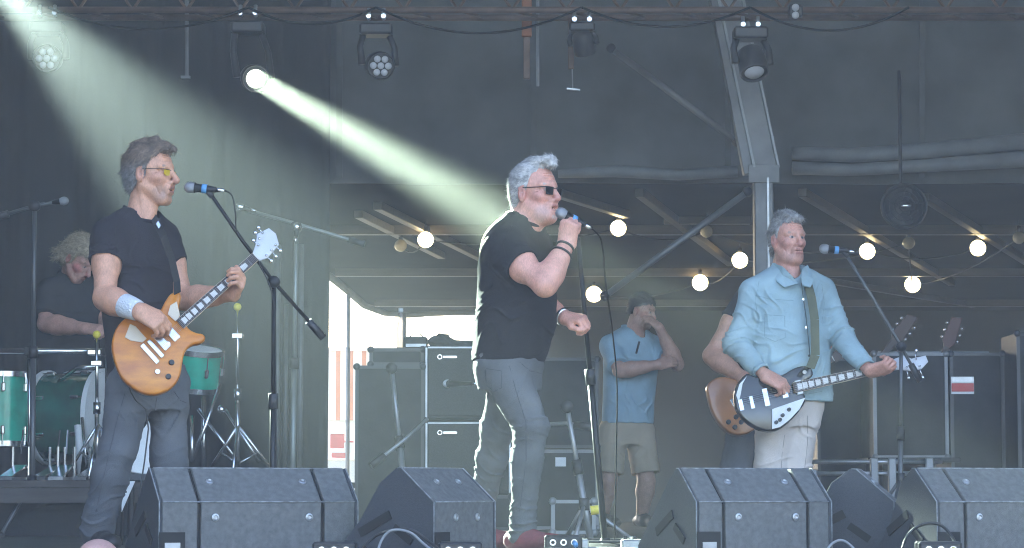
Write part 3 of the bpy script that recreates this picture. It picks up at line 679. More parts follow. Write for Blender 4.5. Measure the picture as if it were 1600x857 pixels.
# ---- guitarist on the left -------------------------------------------------------------
def guitarist():
    base = W(215, 850, 0.); base[2] = 0
    t = thing('person', 'man in black T-shirt and white wristband singing and playing the orange guitar', 'person', base)
    F = nz([.707, -.707, 0]); R = np.cross(F, Z); sc = lambda x, y, Y=0.: W(x, y, Y)
    h = Head(sc(236, 274), nz([.94, -.34, 0]), 1.07, pitch=0)
    st = [(sc(219, 326), .062, .060), (sc(215, 338), .120, .078), (sc(212, 352), .168, .098), (sc(212, 372), .192, .115), (sc(212, 400), .188, .128), (sc(216, 450), .176, .126), (sc(221, 510), .168, .124), (sc(226, 560), .170, .124), (sc(229, 600), .172, .124)]
    shR, shL = sc(168, 368, -.125), sc(257, 368, .11); elR, elL = sc(164, 466, -.24), sc(287, 468, .04)
    wrR, wrL = sc(219, 487, -.36), sc(365, 460, -.12)
    hpR, hpL = sc(205, 598, -.07), sc(262, 598, .07); knR, knL = sc(182, 705, -.12), sc(264, 712, .05); anR, anL = sc(152, 818, -.05), sc(262, 826, .12)
    allp = [h.p(0, .2), shR, shL, elR, elL, wrR, wrL, hpR, hpL, anR, anL, sc(400, 420, -.2), sc(285, 520, -.42)]
    S = SDF(*bnds(allp, .10), .0042)
    S.loft(st, R, F, off=-.022); leg(S, hpR, knR, anR, (.07, .05, .045, .035)); leg(S, hpL, knL, anL, (.07, .05, .045, .035))
    hd = fine_head(h, [(h.p(-.028, -.055), sc(217, 352), .056, .066, .03), (h.p(.01, -.09), sc(228, 352, -.03), .030, .03, .03), (h.p(-.02, -.06, .05), sc(229, 352, -.05), .013, .011, .012), (h.p(.03, -.10, 0), sc(231, 352, -.03), .014, .013, .01)], sc(217, 358)[2], mouth=.5, nose=1.04, long=.006)
    arm(S, shR, elR, wrR, (.060, .054, .055, .034)); arm(S, shL, elL, wrL, (.054, .050, .050, .031))
    hand(S, wrR, sc(262, 512, -.36) - wrR, [-.1, -.75, .65], -1, curl=[(35, 40, 25), (40, 45, 30), (45, 50, 30), (50, 50, 30)], s=1.12, wr=.03, thumb=(.45, .75, -.3))
    hand(S, wrL, sc(383, 432, -.20) - wrL, [.75, .45, -.3], 1, curl=[(45, 70, 40), (50, 72, 40), (55, 72, 40), (60, 70, 40)], s=1.08, spread=.07)
    B = h.blobs(brow=(.20, .15, .12), stub=(.34, .22, .18), rs=.3)
    S.build('body', SKIN, t, skin_col((.62, .315, .205), B), hd)
    # T-shirt
    T = SDF(*bnds([sc(130, 320, -.3), sc(300, 640, .3), sc(130, 640, -.3), sc(300, 320, .3)], .08), .0055)
    T.loft(st, R, F, off=.006); seR, seL = shR + (elR - shR) * .42, shL + (elL - shL) * .45
    T.cone(sc(212, 340, -.03), shR, .05, .055, .05); T.cone(sc(222, 340, .03), shL, .05, .05, .05); sleeve(T, shR + [0.01, 0, 0.0], seR, .068, .080, .05); sleeve(T, shL - [0.015, 0, 0], seL, .060, .070, .05)
    T.cone(sc(220, 296), sc(222, 340, -.02), .074, .074, .006, 's')
    T.folds([(sc(205, 430, -.12), (.6, 0, 1), .07, .008, .15), (sc(235, 410, -.1), (.9, 0, .5), .06, .007, .12), (sc(180, 410, -.15), (1, 0, -.6), .05, .005, .09), (sc(240, 480, -.1), (-.4, 0, 1), .07, .005, .15), seR_f(shR, seR), (sc(225, 560, -.1), (.2, 0, 1), .05, .006, .12)], .0018, 4)
    hollow(T, seR - nz(elR - shR) * .05, elR, .069); hollow(T, seL - nz(elL - shL) * .05, elL, .060)
    to = T.build('t_shirt', BLACK_T, t)
    MB().tube([sc(219, 339) + .078 * (math.cos(a_) * R + math.sin(a_) * F) - Z * (.030 * math.sin(a_) - .004) for a_ in np.linspace(0, 6.283, 25)[:-1]], .0075, 8, closed=True).build('neck_rib', BLACK_T, to, smooth=True)
    T.seam('sleeve_hem', [(140, 389), (155, 393), (170, 394), (186, 391)], THREAD, to); T.seam('shoulder_seam', [(186, 330), (180, 360), (184, 392)], THREAD, to)
    J = SDF(*bnds([hpR, hpL, anR, anL], .17), .006)
    J.loft([(sc(228, 570), .176, .128), (sc(230, 600), .180, .132), (sc(232, 640), .165, .125)], R, F)
    leg(J, hpR + [0, 0, -.03], knR, anR + [0, 0, -.045], (.098, .080, .076, .072), .04); leg(J, hpL + [0, 0, -.03], knL, anL + [0, 0, -.045], (.098, .078, .072, .068), .04)
    J.folds([(knR, (.2, 0, 1), .05, .006, .10), (knL, (.1, 0, 1), .05, .006, .10), (anR, (-.3, 0, 1), .045, .010, .12), (anL, (-.3, 0, 1), .05, .008, .12), (hpR - [0, 0, .1], (.7, 0, 1), .06, .006, .12), (hpL - [0, 0, .1], (-.7, 0, 1), .06, .009, .12), (sc(215, 640, -.1), (.8, 0, .8), .06, .008, .12), (sc(170, 750, -.1), (-.2, 0, 1), .06, .009, .12), (sc(265, 660, .0), (-.5, 0, 1), .06, .008, .12)], .0032, 8)
    jo = J.build('jeans', JEAN, t); J.seam('side_seam', [(196, 612), (182, 660), (168, 720), (150, 800)], SEAMJ, jo); J.seam('fly_seam', [(246, 618), (242, 640), (236, 652)], SEAMJ, jo); J.seam('pocket_seam', [(272, 612), (282, 626), (292, 630)], SEAMJ, jo); J.seam('hem_stitch', [(124, 820), (150, 824), (178, 818)], SEAMJ, jo)
    for a, d in ((anR, (.5, -.85)), (anL, (.85, -.4))):
        K = SDF(*bnds([[a[0], a[1], 0.0], [a[0], a[1], .15]], .32), .006); shoe(K, a, d, z0=.0); K.build('shoe', BLACK_L, t)
    # hair, brown going grey
    prof = [(-.16, -.055), (-.08, -.062), (-.04, -.045), (-.026, -.018), (-.012, .012), (.012, -.002), (.020, .022), (.034, .058), (.06, .083), (.085, .088), (.14, .084)]
    def ex(S):
        for (a, b, r) in (((.02, .135, .0), (.085, .118, .01), .022), ((.03, .130, .03), (.096, .098, .035), .017), ((.06, .125, -.02), (.105, .095, -.02), .015), ((.03, .128, -.03), (.09, .105, -.04), .016), ((-.06, .125, .02), (-.02, .150, .02), .02), ((-.1, .07, .02), (-.115, .02, .02), .022), ((.0, .142, .0), (.03, .152, .01), .014)):
            S.cone(h.p(*a), h.p(*b), r, r * .45, .02)
    def cf(h, P, rng):
        L = h.loc(P); w = np.clip((.065 - L[:, 1]) / .06, 0, 1)[:, None]; nzz = (.75 + .5 * rng.rand(len(P)))[:, None] if len(P) < 5000 else (1 + .25 * np.sin(L[:, 2:3] * 300 + L[:, 1:2] * 120))
        return (np.array([.19, .135, .10]) * (1 - w) + np.array([.22, .21, .21]) * w) * nzz
    hair('hair', h, t, prof, .013, cf, .0035, ex, 5, 2200, .035, (-.55, -.6), lift=.25, swirl=.4)
    # glasses with yellow lenses
    g = MB(); 
    for q in (-1, 1):
        g.tube([h.p(.094, .016, q * .016), h.p(.088, .016, q * .052), h.p(-.005, .018, q * .082), h.p(-.02, .008, q * .083)], .0016, 6)
    g.tube([h.p(.096, .014, -.016), h.p(.101, .016, 0), h.p(.096, .014, .016)], .0016, 6)
    go = g.build('glasses', BLACKM, t, smooth=True)
    for q in (-1, 1): MB().prism([h.p(.095, .014, q * .014), h.p(.088, .014, q * .051), h.p(.087, -.004, q * .050), h.p(.091, -.011, q * .036), h.p(.095, -.008, q * .018)], h.F, .0015).build('lens', LENS_Y, go)
    d = nz(wrR - elR); ring_band('wristband', TOWEL, t, wrR - d * .105, wrR - d * .012, .050, .043)
    return dict(t=t, wrR=wrR, wrL=wrL, h=h, shL=shL, shR=shR, F=F, R=R)
def bez_lin(p, n=6):
    o_ = []
    for i in range(len(p)):
        a_, b_ = np.array(p[i], float), np.array(p[(i + 1) % len(p)], float); o_ += [tuple(a_ + (b_ - a_) * k / n) for k in range(n)]
    return o_
def seR_f(sh, se): d = se - sh; return (sh * .4 + se * .6, nz(d), .05, .004, .09)
G = guitarist()

# ---- singer in the middle --------------------------------------------------------------
def singer():
    base = W(805, 855, .05); base[2] = 0
    t = thing('person', 'silver-haired singer in black T-shirt and sunglasses holding a microphone to his mouth', 'person', base)
    F = nz([.866, -.5, 0]); R = np.cross(F, Z); sc = lambda x, y, Y=0.: W(x, y, Y)
    h = Head(sc(836, 304), nz([.80, -.60, 0]), 1.08, pitch=2, roll=0)
    st = [(sc(818, 338), .066, .066), (sc(812, 350), .125, .086), (sc(808, 364), .172, .104), (sc(806, 385), .198, .122), (sc(806, 420), .200, .136), (sc(808, 465), .192, .152), (sc(806, 505), .188, .158), (sc(799, 540), .182, .144), (sc(794, 565), .178, .134)]
    shR, shL = sc(788, 390, -.155), sc(836, 386, .155); elR, elL = sc(851, 446, -.30), sc(838, 470, .22)
    wrR, wrL = sc(886, 382, -.20), sc(883, 497, .08)
    hpR, hpL = sc(795, 580, -.075), sc(800, 580, .085); knR, knL = sc(829, 668, -.12), sc(776, 672, .20); anR, anL = sc(815, 822, -.02), sc(750, 800, .42)
    allp = [h.p(0, .2), h.p(.16, 0), shR, shL, elR, elL, wrR, wrL, hpR, hpL, anR, anL, sc(930, 340, -.1), sc(930, 510, .05), sc(740, 500, .1)]
    S = SDF(*bnds(allp, .09), .0042)
    S.loft(st, R, F, off=-.022); leg(S, hpR, knR, anR, (.07, .05, .045, .035)); leg(S, hpL, knL, anL, (.07, .05, .045, .035))
    hd = fine_head(h, [(h.p(-.025, -.05), sc(812, 364), .064, .078, .03), (h.p(.015, -.085), sc(826, 366, -.03), .045, .04, .03)], sc(812, 370)[2], mouth=.9, jowl=1.0, nose=1.0)
    arm(S, shR, elR, wrR, (.062, .055, .053, .034)); arm(S, shL, elL, wrL, (.058, .052, .050, .033))
    hand(S, wrR, sc(890, 352, -.22) - wrR, [-.35, -.92, -.1], -1, curl=[(70, 85, 45), (72, 88, 45), (75, 88, 45), (78, 85, 45)], s=1.08, thumb=(.35, .75, -.55), tcurl=25, wr=.031)
    hand(S, wrL, sc(912, 499, .03) - wrL, [.12, -.55, .85], 1, curl=[(55, 75, 45), (58, 78, 45), (60, 80, 45), (62, 78, 45)], s=1.06, thumb=(.5, .7, -.4), wr=.031)
    B = h.blobs(brow=(.40, .36, .34), red=(.56, .22, .19), stub=(.46, .31, .28), rs=.4, lip=(.42, .17, .16))
    B += [(h.p(.085, -.100, a), .018, (.62, .60, .58), .8) for a in (-.008, .008)]
    S.build('body', SKIN, t, skin_col((.66, .325, .245), B), hd)
    T = SDF(*bnds([sc(725, 330, -.35), sc(885, 585, .32), sc(725, 585, -.3), sc(885, 330, .3)], .06), .0055)
    T.loft(st, R, F, off=.008); seR, seL = shR + (elR - shR) * .46, shL + (elL - shL) * .45
    T.cone(sc(806, 352, -.04), shR, .055, .06, .05); T.cone(sc(820, 352, .04), shL, .055, .055, .05); sleeve(T, shR + [0.01, 0, 0.0], seR, .072, .080, .05); sleeve(T, shL, seL, .07, .076, .05)
    T.cone(sc(822, 300), sc(824, 350, -.02), .070, .074, .006, 's')
    T.folds([(sc(830, 440, -.14), (.5, 0, 1), .07, .008, .14), (sc(790, 420, -.15), (1, 0, .5), .06, .006, .10), (sc(800, 500, -.12), (-.3, 0, 1), .075, .006, .16), (sc(850, 520, -.05), (.5, 0, 1), .06, .006, .10), (sc(760, 520, .0), (.25, 0, 1), .075, .005, .14), (sc(758, 440, .02), (.2, .2, 1), .08, .004, .12), seR_f(shR, seR)], .0020, 14)
    hollow(T, seR - nz(elR - shR) * .05, elR, .070); hollow(T, seL - nz(elL - shL) * .05, elL, .066)
    to = T.build('t_shirt', BLACK_T2, t)
    MB().tube([sc(820, 346) + .078 * (math.cos(a_) * R + math.sin(a_) * F) - Z * (.034 * math.sin(a_) - .006) for a_ in np.linspace(0, 6.283, 25)[:-1]], .008, 8, closed=True).build('neck_rib', BLACK_T2, to, smooth=True)
    T.seam('sleeve_hem', [(804, 410), (820, 408), (836, 402), (848, 394)], THREAD, to); T.seam('shoulder_seam', [(800, 352), (786, 380), (792, 415)], THREAD, to); T.seam('hem_stitch', [(750, 553), (790, 557), (830, 556), (850, 550)], THREAD, to)
    J = SDF(*bnds([hpR, hpL, knR, anR, anL], .19), .006)
    J.loft([(sc(796, 548), .176, .132), (sc(795, 575), .178, .138), (sc(796, 610), .150, .125)], R, F)
    leg(J, hpR + [0, 0, -.03], knR, anR + [0, 0, -.04], (.104, .076, .068, .056), .025); leg(J, hpL + [0, 0, -.03], knL, anL + [0, 0, -.04], (.100, .072, .064, .054), .025)
    J.folds([(knR, (.3, 0, 1), .042, .007, .10), (sc(800, 690, -.05), (.2, 0, 1), .04, .010, .09), (knL, (.4, 0, 1), .05, .008, .12), (anR, (-.2, 0, 1), .035, .012, .12), (hpR - [0, 0, .1], (-.7, 0, 1), .07, .007, .14), (sc(780, 610, 0), (-.6, 0, 1), .05, .010, .10), (sc(826, 730, -.05), (.15, 0, 1), .06, .007, .10), (sc(816, 775, -.03), (-.25, 0, 1), .045, .009, .10), (sc(838, 645, -.15), (.5, 0, 1), .05, .007, .09), (sc(762, 730, .3), (.3, 0, 1), .05, .010, .14)], .0032, 18)
    jo = J.build('jeans', JEAN2, t); J.seam('side_seam', [(796, 572), (806, 610), (822, 660), (822, 720), (812, 800)], SEAMJ, jo); J.seam('pocket_seam', [(812, 566), (828, 580), (846, 584)], SEAMJ, jo); J.seam('back_pocket', [(758, 576), (784, 580), (784, 606), (772, 612), (760, 602)], SEAMJ, jo, closed=True); J.seam('hem_stitch', [(796, 818), (814, 822), (834, 818)], SEAMJ, jo)
    for a, d in ((anR, (.75, -.65)), (anL, (.7, -.5))):
        K = SDF(*bnds([[a[0], a[1], 0.0], [a[0], a[1], .15]], .32), .005); shoe(K, a, d, L=.29, z0=.0)
        ko = K.build('shoe', RED_S, t)
    prof = [(-.16, -.06), (-.08, -.068), (-.045, -.05), (-.028, -.02), (-.012, .012), (.008, .0), (.016, .025), (.030, .066), (.05, .098), (.085, .105), (.14, .10)]
    def ex(S):
        for (a, b, r) in (((.0, .140, .0), (.070, .138, .0), .020), ((.03, .128, .03), (.088, .132, .02), .021), ((.03, .128, -.03), (.088, .132, -.02), .020), ((.085, .132, .0), (.100, .112, .0), .021), ((.082, .130, .022), (.098, .110, .02), .015), ((-.09, .1, 0), (-.03, .140, .0), .020), ((-.105, .06, .02), (-.11, .0, .02), .014)):
            S.cone(h.p(*a), h.p(*b), r, r * .7, .02)
    def cf(h, P, rng):
        L = h.loc(P); w = np.clip((L[:, 0] + .10) / .12, 0, 1)[:, None]; nzz = (.7 + .6 * rng.rand(len(P)))[:, None] if len(P) < 5000 else (1 + .22 * np.sin(L[:, 2:3] * 260 + L[:, 1:2] * 170))
        return (np.array([.30, .295, .29]) * (1 - w) + np.array([.52, .50, .48]) * w) * nzz
    hair('hair', h, t, prof, .008, cf, .0025, ex, 7, 2000, .03, (-.9, -.25), lift=.12, swirl=.3)
    g = MB()
    for q in (-1, 1):
        g.tube([h.p(.096, .017, q * .052), h.p(.088, .017, q * .057), h.p(-.005, .020, q * .084), h.p(-.022, .008, q * .085)], .0021, 6)
        g.tube([h.p(.103, .0175, q * .012), h.p(.096, .0175, q * .054), h.p(.094, -.012, q * .052), h.p(.101, -.014, q * .018)], .0022, 6, closed=True)
    g.tube([h.p(.104, .012, -.013), h.p(.109, .013, 0), h.p(.104, .012, .013)], .0018, 6)
    go = g.build('sunglasses', BLACKM, t, smooth=True)
    for q in (-1, 1): MB().prism([h.p(.104, .017, q * .012), h.p(.096, .017, q * .053), h.p(.0945, -.011, q * .052), h.p(.102, -.013, q * .018)], h.F, .0016).build('lens', LENS_D, go)
    d = nz(wrR - elR); ring_band('bracelet', BLACK_L, t, wrR - d * .062, wrR - d * .052, .046, .0455, 20, .004); ring_band('bracelet', BLACK_L, t, wrR - d * .022, wrR - d * .012, .040, .039, 20, .004)
    d = nz(wrL - elL); ring_band('watch_strap', CHROME, t, wrL - d * .022, wrL - d * .006, .039, .038, 20, .004)
    return dict(t=t, h=h, wrR=wrR, wrL=wrL)
SG = singer()

# ---- bass player on the right ----------------------------------------------------------
def bassist():
    Y0 = 2.0; base = W(1235, 834, Y0); base[2] = 0
    t = thing('person', 'grey-haired man in pale blue jacket and cream trousers playing a black and white bass guitar', 'person', base)
    F = nz([.30, -.954, 0]); R = np.cross(F, Z); sc = lambda x, y, Y=0.: W(x, y, Y0 + Y)
    h = Head(sc(1231, 377), nz([.46, -.89, 0]), 1.04, pitch=3)
    st = [(sc(1233, 418), .062, .062), (sc(1232, 426), .125, .085), (sc(1231, 437), .180, .104), (sc(1231, 455), .215, .120), (sc(1232, 485), .212, .134), (sc(1233, 520), .205, .140), (sc(1234, 560), .205, .142), (sc(1235, 600), .205, .140), (sc(1238, 628), .200, .138)]
    shR, shL = sc(1178, 456, -.05), sc(1285, 456, .05); elR, elL = sc(1150, 538, -.10), sc(1318, 530, -.02)
    wrR, wrL = sc(1196, 588, -.26), sc(1358, 580, -.20)
    hpR, hpL = sc(1212, 640, -.04), sc(1248, 640, .03); knR, knL = sc(1206, 736, -.04), sc(1240, 736, .0); anR, anL = sc(1196, 812, .05), sc(1234, 812, .10)
    allp = [h.p(0, .2), h.p(.16, 0), shR, shL, elR, elL, wrR, wrL, hpR, hpL, anR, anL, sc(1400, 570, -.2), sc(1230, 610, -.4)]
    S = SDF(*bnds(allp, .09), .0042)
    S.loft(st, R, F, off=-.03); leg(S, hpR, knR, anR, (.07, .05, .045, .035)); leg(S, hpL, knL, anL, (.07, .05, .045, .035))
    hd = fine_head(h, [(h.p(-.025, -.05), sc(1233, 446), .058, .066, .03), (h.p(.01, -.085), sc(1241, 446, -.05), .036, .035, .03)], sc(1233, 450)[2], mouth=-.2, jowl=.75, nose=1.0)
    arm(S, shR, elR, wrR, (.042, .034, .033, .031)); arm(S, shL, elL, wrL, (.042, .034, .033, .031))
    hand(S, wrR, sc(1226, 603, -.28) - wrR, [.15, -.7, .7], -1, curl=[(40, 55, 30), (45, 60, 35), (50, 60, 35), (55, 60, 35)], s=1.12, wr=.031)
    hand(S, wrL, sc(1386, 574, -.24) - wrL, [.30, -.75, -.55], 1, curl=[(40, 75, 45), (45, 78, 45), (50, 78, 45), (55, 76, 45)], s=1.1, spread=.07)
    B = h.blobs(brow=(.30, .22, .19), red=(.50, .20, .18), rs=.4, stub=(.46, .26, .22))
    S.build('body', SKIN, t, skin_col((.60, .295, .22), B), hd)
    U = SDF(*bnds([sc(1195, 415, -.25), sc(1275, 440, -.25), sc(1275, 600, .2), sc(1195, 600, -.25)], .05), .007)
    U.loft(st, R, F, off=.004); U.cone(sc(1234, 380), sc(1238, 434, -.03), .066, .070, .004, 's'); U.build('undershirt', BLACK_T, t)
    T = SDF(*bnds([sc(1120, 405, -.35), sc(1370, 640, .25), sc(1120, 640, -.4), sc(1370, 405, .25)], .06), .0055)
    T.loft(st, R, F, off=.016)
    seR, seL = elR + (wrR - elR) * .90, elL + (wrL - elL) * .90
    T.cone(sc(1218, 428, 0), shR, .05, .06, .05); T.cone(sc(1248, 428, 0), shL, .05, .06, .05); T.cone(shR, elR, .066, .060, .04); T.cone(elR, seR, .064, .049, .03, cut=True); T.cone(shL, elL, .066, .058, .04); T.cone(elL, seL, .062, .048, .03, cut=True)
    cN = sc(1236, 432, -.02)
    T.cone(sc(1232, 390), sc(1236, 431, -.02), .080, .078, .006, 's'); T.cone(sc(1242, 424, -.12), sc(1251, 446, -.20), .045, .010, .01, 's')
    # front opening: a narrow wedge down the chest
    pts = [sc(1252, 428, -.20), sc(1264, 500, -.22), sc(1274, 640, -.22)]
    T.chain(pts, [.020, .007, .008], .004, op='s')
    fl = [(elR, elR - shR + (wrR - elR) * .3, .045, .011, .12), (elL, elL - shL, .045, .010, .12), (shR * .5 + elR * .5, elR - shR, .06, .007, .12), (shL * .5 + elL * .5, elL - shL, .06, .006, .12), (wrR, wrR - elR, .035, .007, .09), (wrL, wrL - elL, .035, .007, .10),
          (sc(1195, 480, -.1), (.8, 0, .7), .06, .008, .12), (sc(1280, 480, -.1), (-.8, 0, .7), .05, .007, .1), (sc(1225, 550, -.14), (.3, 0, 1), .08, .008, .15), (sc(1290, 580, -.1), (1, 0, .2), .05, .006, .13)]
    T.folds([(c_, d_, w_ * .85, a_ * 1.25, r_) for c_, d_, w_, a_, r_ in fl], .0030, 24); hollow(T, seR - nz(wrR - elR) * .03, wrR, .038); hollow(T, seL - nz(wrL - elL) * .03, wrL, .036)
    jk = T.build('jacket', DENIM_J, t)
    C = SDF(*bnds([sc(1190, 400, -.25), sc(1285, 455, .2)], .06), .0035)         # turned-down collar
    cc = sc(1234, 424, -.01); ring = [cc + .082 * (math.cos(a_) * R + math.sin(a_) * -F) + Z * (.012 * math.sin(a_)) for a_ in np.linspace(-.35, 3.49, 9)]
    C.chain(ring, [.012] + [.019] * 7 + [.012], .01, flat=None)
    C.build('collar', DENIM_J, jk)
    for pp in ([(1207, 412, -.02), (1206, 426, -.10), (1214, 440, -.155), (1226, 449, -.185), (1247, 443, -.205), (1238, 432, -.185), (1222, 416, -.12)], [(1262, 414, -.02), (1268, 425, -.08), (1272, 438, -.135), (1266, 449, -.172), (1254, 446, -.20), (1252, 434, -.18), (1254, 420, -.10)]):
        v = [sc(*q_) for q_ in pp]; v2 = [q_ + np.array([0, .012, -.004]) for q_ in v]; m_ = sum(v) / 7 - F * -.006; m2 = sum(v2) / 7
        MB().add(v + v2 + [m_, m2], [(i_, (i_ + 1) % 7, 14) for i_ in range(7)] + [(7 + (i_ + 1) % 7, 7 + i_, 15) for i_ in range(7)] + [((i_ + 1) % 7, i_, 7 + i_, 7 + (i_ + 1) % 7) for i_ in range(7)]).build('collar_flap', DENIM_J, jk)
    T.seam('yoke_seam', [(1180, 462), (1205, 468), (1240, 470)], SEAMB, jk); T.seam('armhole_seam', [(1186, 440), (1180, 470), (1186, 505)], SEAMB, jk); T.seam('armhole_seam', [(1284, 444), (1288, 475), (1284, 505)], SEAMB, jk); T.seam('cuff_seam', [(1176, 586), (1186, 576), (1194, 568)], SEAMB, jk); T.seam('hem_stitch', [(1236, 612), (1262, 616), (1284, 612)], SEAMB, jk)
    T.seam('pocket_seam', [(1194, 492), (1226, 494), (1227, 528), (1211, 534), (1195, 527)], SEAMB, jk, closed=True)
    for x0_, y0_, x1_, y1_ in ():                            # chest pocket
        pq = [(x0_, y0_), (x1_, y0_ + 2), (x1_ + 1, y1_), ((x0_ + x1_) / 2, y1_ + 5), (x0_ + 1, y1_ - 2)]
        MB().tube([sc(x_, y_, -.150 - .02 * (x_ - 1186) / 36) for x_, y_ in bez_lin(pq)], .0028, 6, closed=True).build('pocket_seam', DENIM_J, jk, smooth=True)
    pk = MB()
    o = sc(1198, 478, -.165)
    MB().tube([sc(1252, 442, -.18), sc(1260, 500, -.182), sc(1266, 560, -.182)], .0035, 6).build('placket_seam', mat('dark_thread', (.06, .09, .1), .9), jk)
    for y in (468, 512, 556): MB().lathe(Wp(1252 + (y - 440) * .1, y, sc(1255, 500, -.186), F), F, [(0, .006), (.003, .006), (.003, 0)], 10).build('button', CHROME, jk)
    J = SDF(*bnds([hpR, hpL, anR, anL], .17), .0065)
    J.loft([(sc(1232, 618), .185, .130), (sc(1232, 640), .185, .132), (sc(1230, 668), .165, .125)], R, F)
    leg(J, hpR + [0, 0, -.03], knR, anR + [0, 0, -.045], (.105, .088, .085, .082), .03); leg(J, hpL + [0, 0, -.03], knL, anL + [0, 0, -.045], (.108, .092, .088, .085), .03)
    J.folds([(knR, (.2, 0, 1), .06, .010, .12), (knL, (.4, 0, 1), .06, .012, .14), (hpL - [0, 0, .12], (.6, 0, 1), .07, .010, .14), (hpR - [0, 0, .1], (-.6, 0, 1), .06, .006, .12)], .0025, 28)
    jo = J.build('trousers', BEIGE, t); J.seam('side_seam', [(1262, 650), (1262, 690), (1256, 745)], mat('cream_seam', (.35, .30, .26), .9), jo); J.seam('crease', [(1226, 680), (1222, 710), (1220, 748)], MATS['cream_seam'], jo)
    for a, d in ((anR, (.1, -1)), (anL, (.5, -.9))):
        K = SDF(*bnds([[a[0], a[1], 0.0], [a[0], a[1], .15]], .32), .007); shoe(K, a, d, z0=.0); K.build('shoe', BLACK_L, t)
    prof = [(-.16, -.05), (-.08, -.058), (-.045, -.045), (-.028, -.02), (-.012, .012), (.008, -.006), (.018, .02), (.030, .060), (.05, .082), (.085, .088), (.14, .085)]
    def ex(S):
        for (a, b, r) in (((-.03, .140, .03), (.07, .118, .035), .018), ((.0, .142, .0), (.082, .112, .0), .020), ((.0, .138, -.03), (.078, .108, -.03), .017), ((.06, .118, .01), (.093, .098, -.03), .013)):
            S.cone(h.p(*a), h.p(*b), r, r * .6, .02)
    def cf(h, P, rng):
        L = h.loc(P); nzz = (.7 + .6 * rng.rand(len(P)))[:, None] if len(P) < 5000 else (1 + .2 * np.sin(L[:, 2:3] * 260 + L[:, 1:2] * 170))
        return np.array([.30, .285, .275]) * nzz
    hair('hair', h, t, prof, .010, cf, .003, ex, 9, 1700, .035, (-.6, -.5), lift=.3)
    return dict(t=t, h=h, wrR=wrR, wrL=wrL, shL=shL, F=F, sc=sc)
BS = bassist()
# ---- guitarist half hidden behind the bass player ---------------------------------------
def hidden_guitarist():
    Y0 = 3.2; base = W(1200, 826, Y0); base[2] = 0; sc = lambda x, y, Y=0.: W(x, y, Y0 + Y)
    t = thing('person', 'guitarist in dark clothes half hidden behind the man in the blue jacket', 'person', base)
    F = nz([.30, -.954, 0]); R = np.cross(F, Z); h = Head(sc(1229, 386), nz([.4, -.9, 0]), 1.0, pitch=-5)
    st = [(sc(1222, 424), .060, .060), (sc(1219, 434), .12, .085), (sc(1216, 446), .175, .10), (sc(1214, 462), .195, .115), (sc(1212, 495), .19, .125), (sc(1206, 540), .18, .125), (sc(1198, 590), .175, .125), (sc(1190, 625), .175, .125)]
    shR, shL = sc(1166, 468, -.05), sc(1262, 468, .05); elR, elL = sc(1112, 556, -.10), sc(1290, 540, .0); wrR, wrL = sc(1160, 590, -.26), sc(1270, 570, -.28)
    hpR, hpL = sc(1168, 648, -.04), sc(1208, 648, .04); knR, knL = sc(1148, 736, -.08), sc(1200, 736, .05); anR, anL = sc(1138, 806, .0), sc(1196, 806, .1)
    S = SDF(*bnds([h.p(0, .2), h.p(.16, 0), shR, shL, elR, elL, wrR, wrL, anR, anL, sc(1200, 610, -.4)], .10), .006)
    S.loft(st, R, F, off=-.022); leg(S, hpR, knR, anR, (.07, .05, .045, .035)); leg(S, hpL, knL, anL, (.07, .05, .045, .035))
    S.cone(h.p(-.025, -.05), sc(1221, 440), .058, .066, .03); h.add(S)
    arm(S, shR, elR, wrR, (.058, .054, .054, .036)); arm(S, shL, elL, wrL, (.055, .05, .05, .034))
    hand(S, wrR, sc(1184, 600, -.28) - wrR, [.1, -.75, .6], -1, s=1.1); hand(S, wrL, sc(1262, 560, -.34) - wrL, [.3, -.7, -.4], 1, curl=(50, 70, 40), s=1.1)
    S.build('body', SKIN, t, skin_col((.56, .29, .20), h.blobs()))
    T = SDF(*bnds([sc(1090, 415, -.3), sc(1310, 640, .25)], .10), .0075); T.loft(st, R, F, off=.008)
    seR, seL = shR + (elR - shR) * .38, shL + (elL - shL) * .4
    sleeve(T, shR, seR, .072, .078); sleeve(T, shL, seL, .072, .076); T.cone(sc(1222, 390), sc(1223, 436), .064, .066, .006, 's')
    T.folds([(sc(1210, 540, -.1), (.3, 0, 1), .07, .006, .2)], .002, 3); T.build('t_shirt', DARK_S, t)
    J = SDF(*bnds([hpR, hpL, anR, anL], .18), .008); J.loft([(sc(1192, 605), .178, .13), (sc(1190, 640), .178, .13), (sc(1188, 668), .16, .12)], R, F)
    leg(J, hpR, knR, anR + [0, 0, -.05], (.105, .085, .08, .075)); leg(J, hpL, knL, anL + [0, 0, -.05], (.105, .085, .08, .075)); J.folds([(knR, (0, 0, 1), .06, .008, .12), (knL, (0, 0, 1), .06, .008, .12)], .002, 5); J.build('jeans', JEAN, t)
    for a in (anR, anL):
        K = SDF(*bnds([[a[0], a[1], 0.0], [a[0], a[1], .15]], .32), .008); shoe(K, a, (.2, -1), z0=.0); K.build('shoe', BLACK_L, t)
    prof = [(-.16, -.05), (-.045, -.045), (-.012, .012), (.018, .02), (.05, .082), (.14, .085)]
    hair('hair', h, t, prof, .010, lambda h, P, rng: np.tile([.06, .05, .045], (len(P), 1)), strands=500, res=.006)
    return sc
HSC = hidden_guitarist()

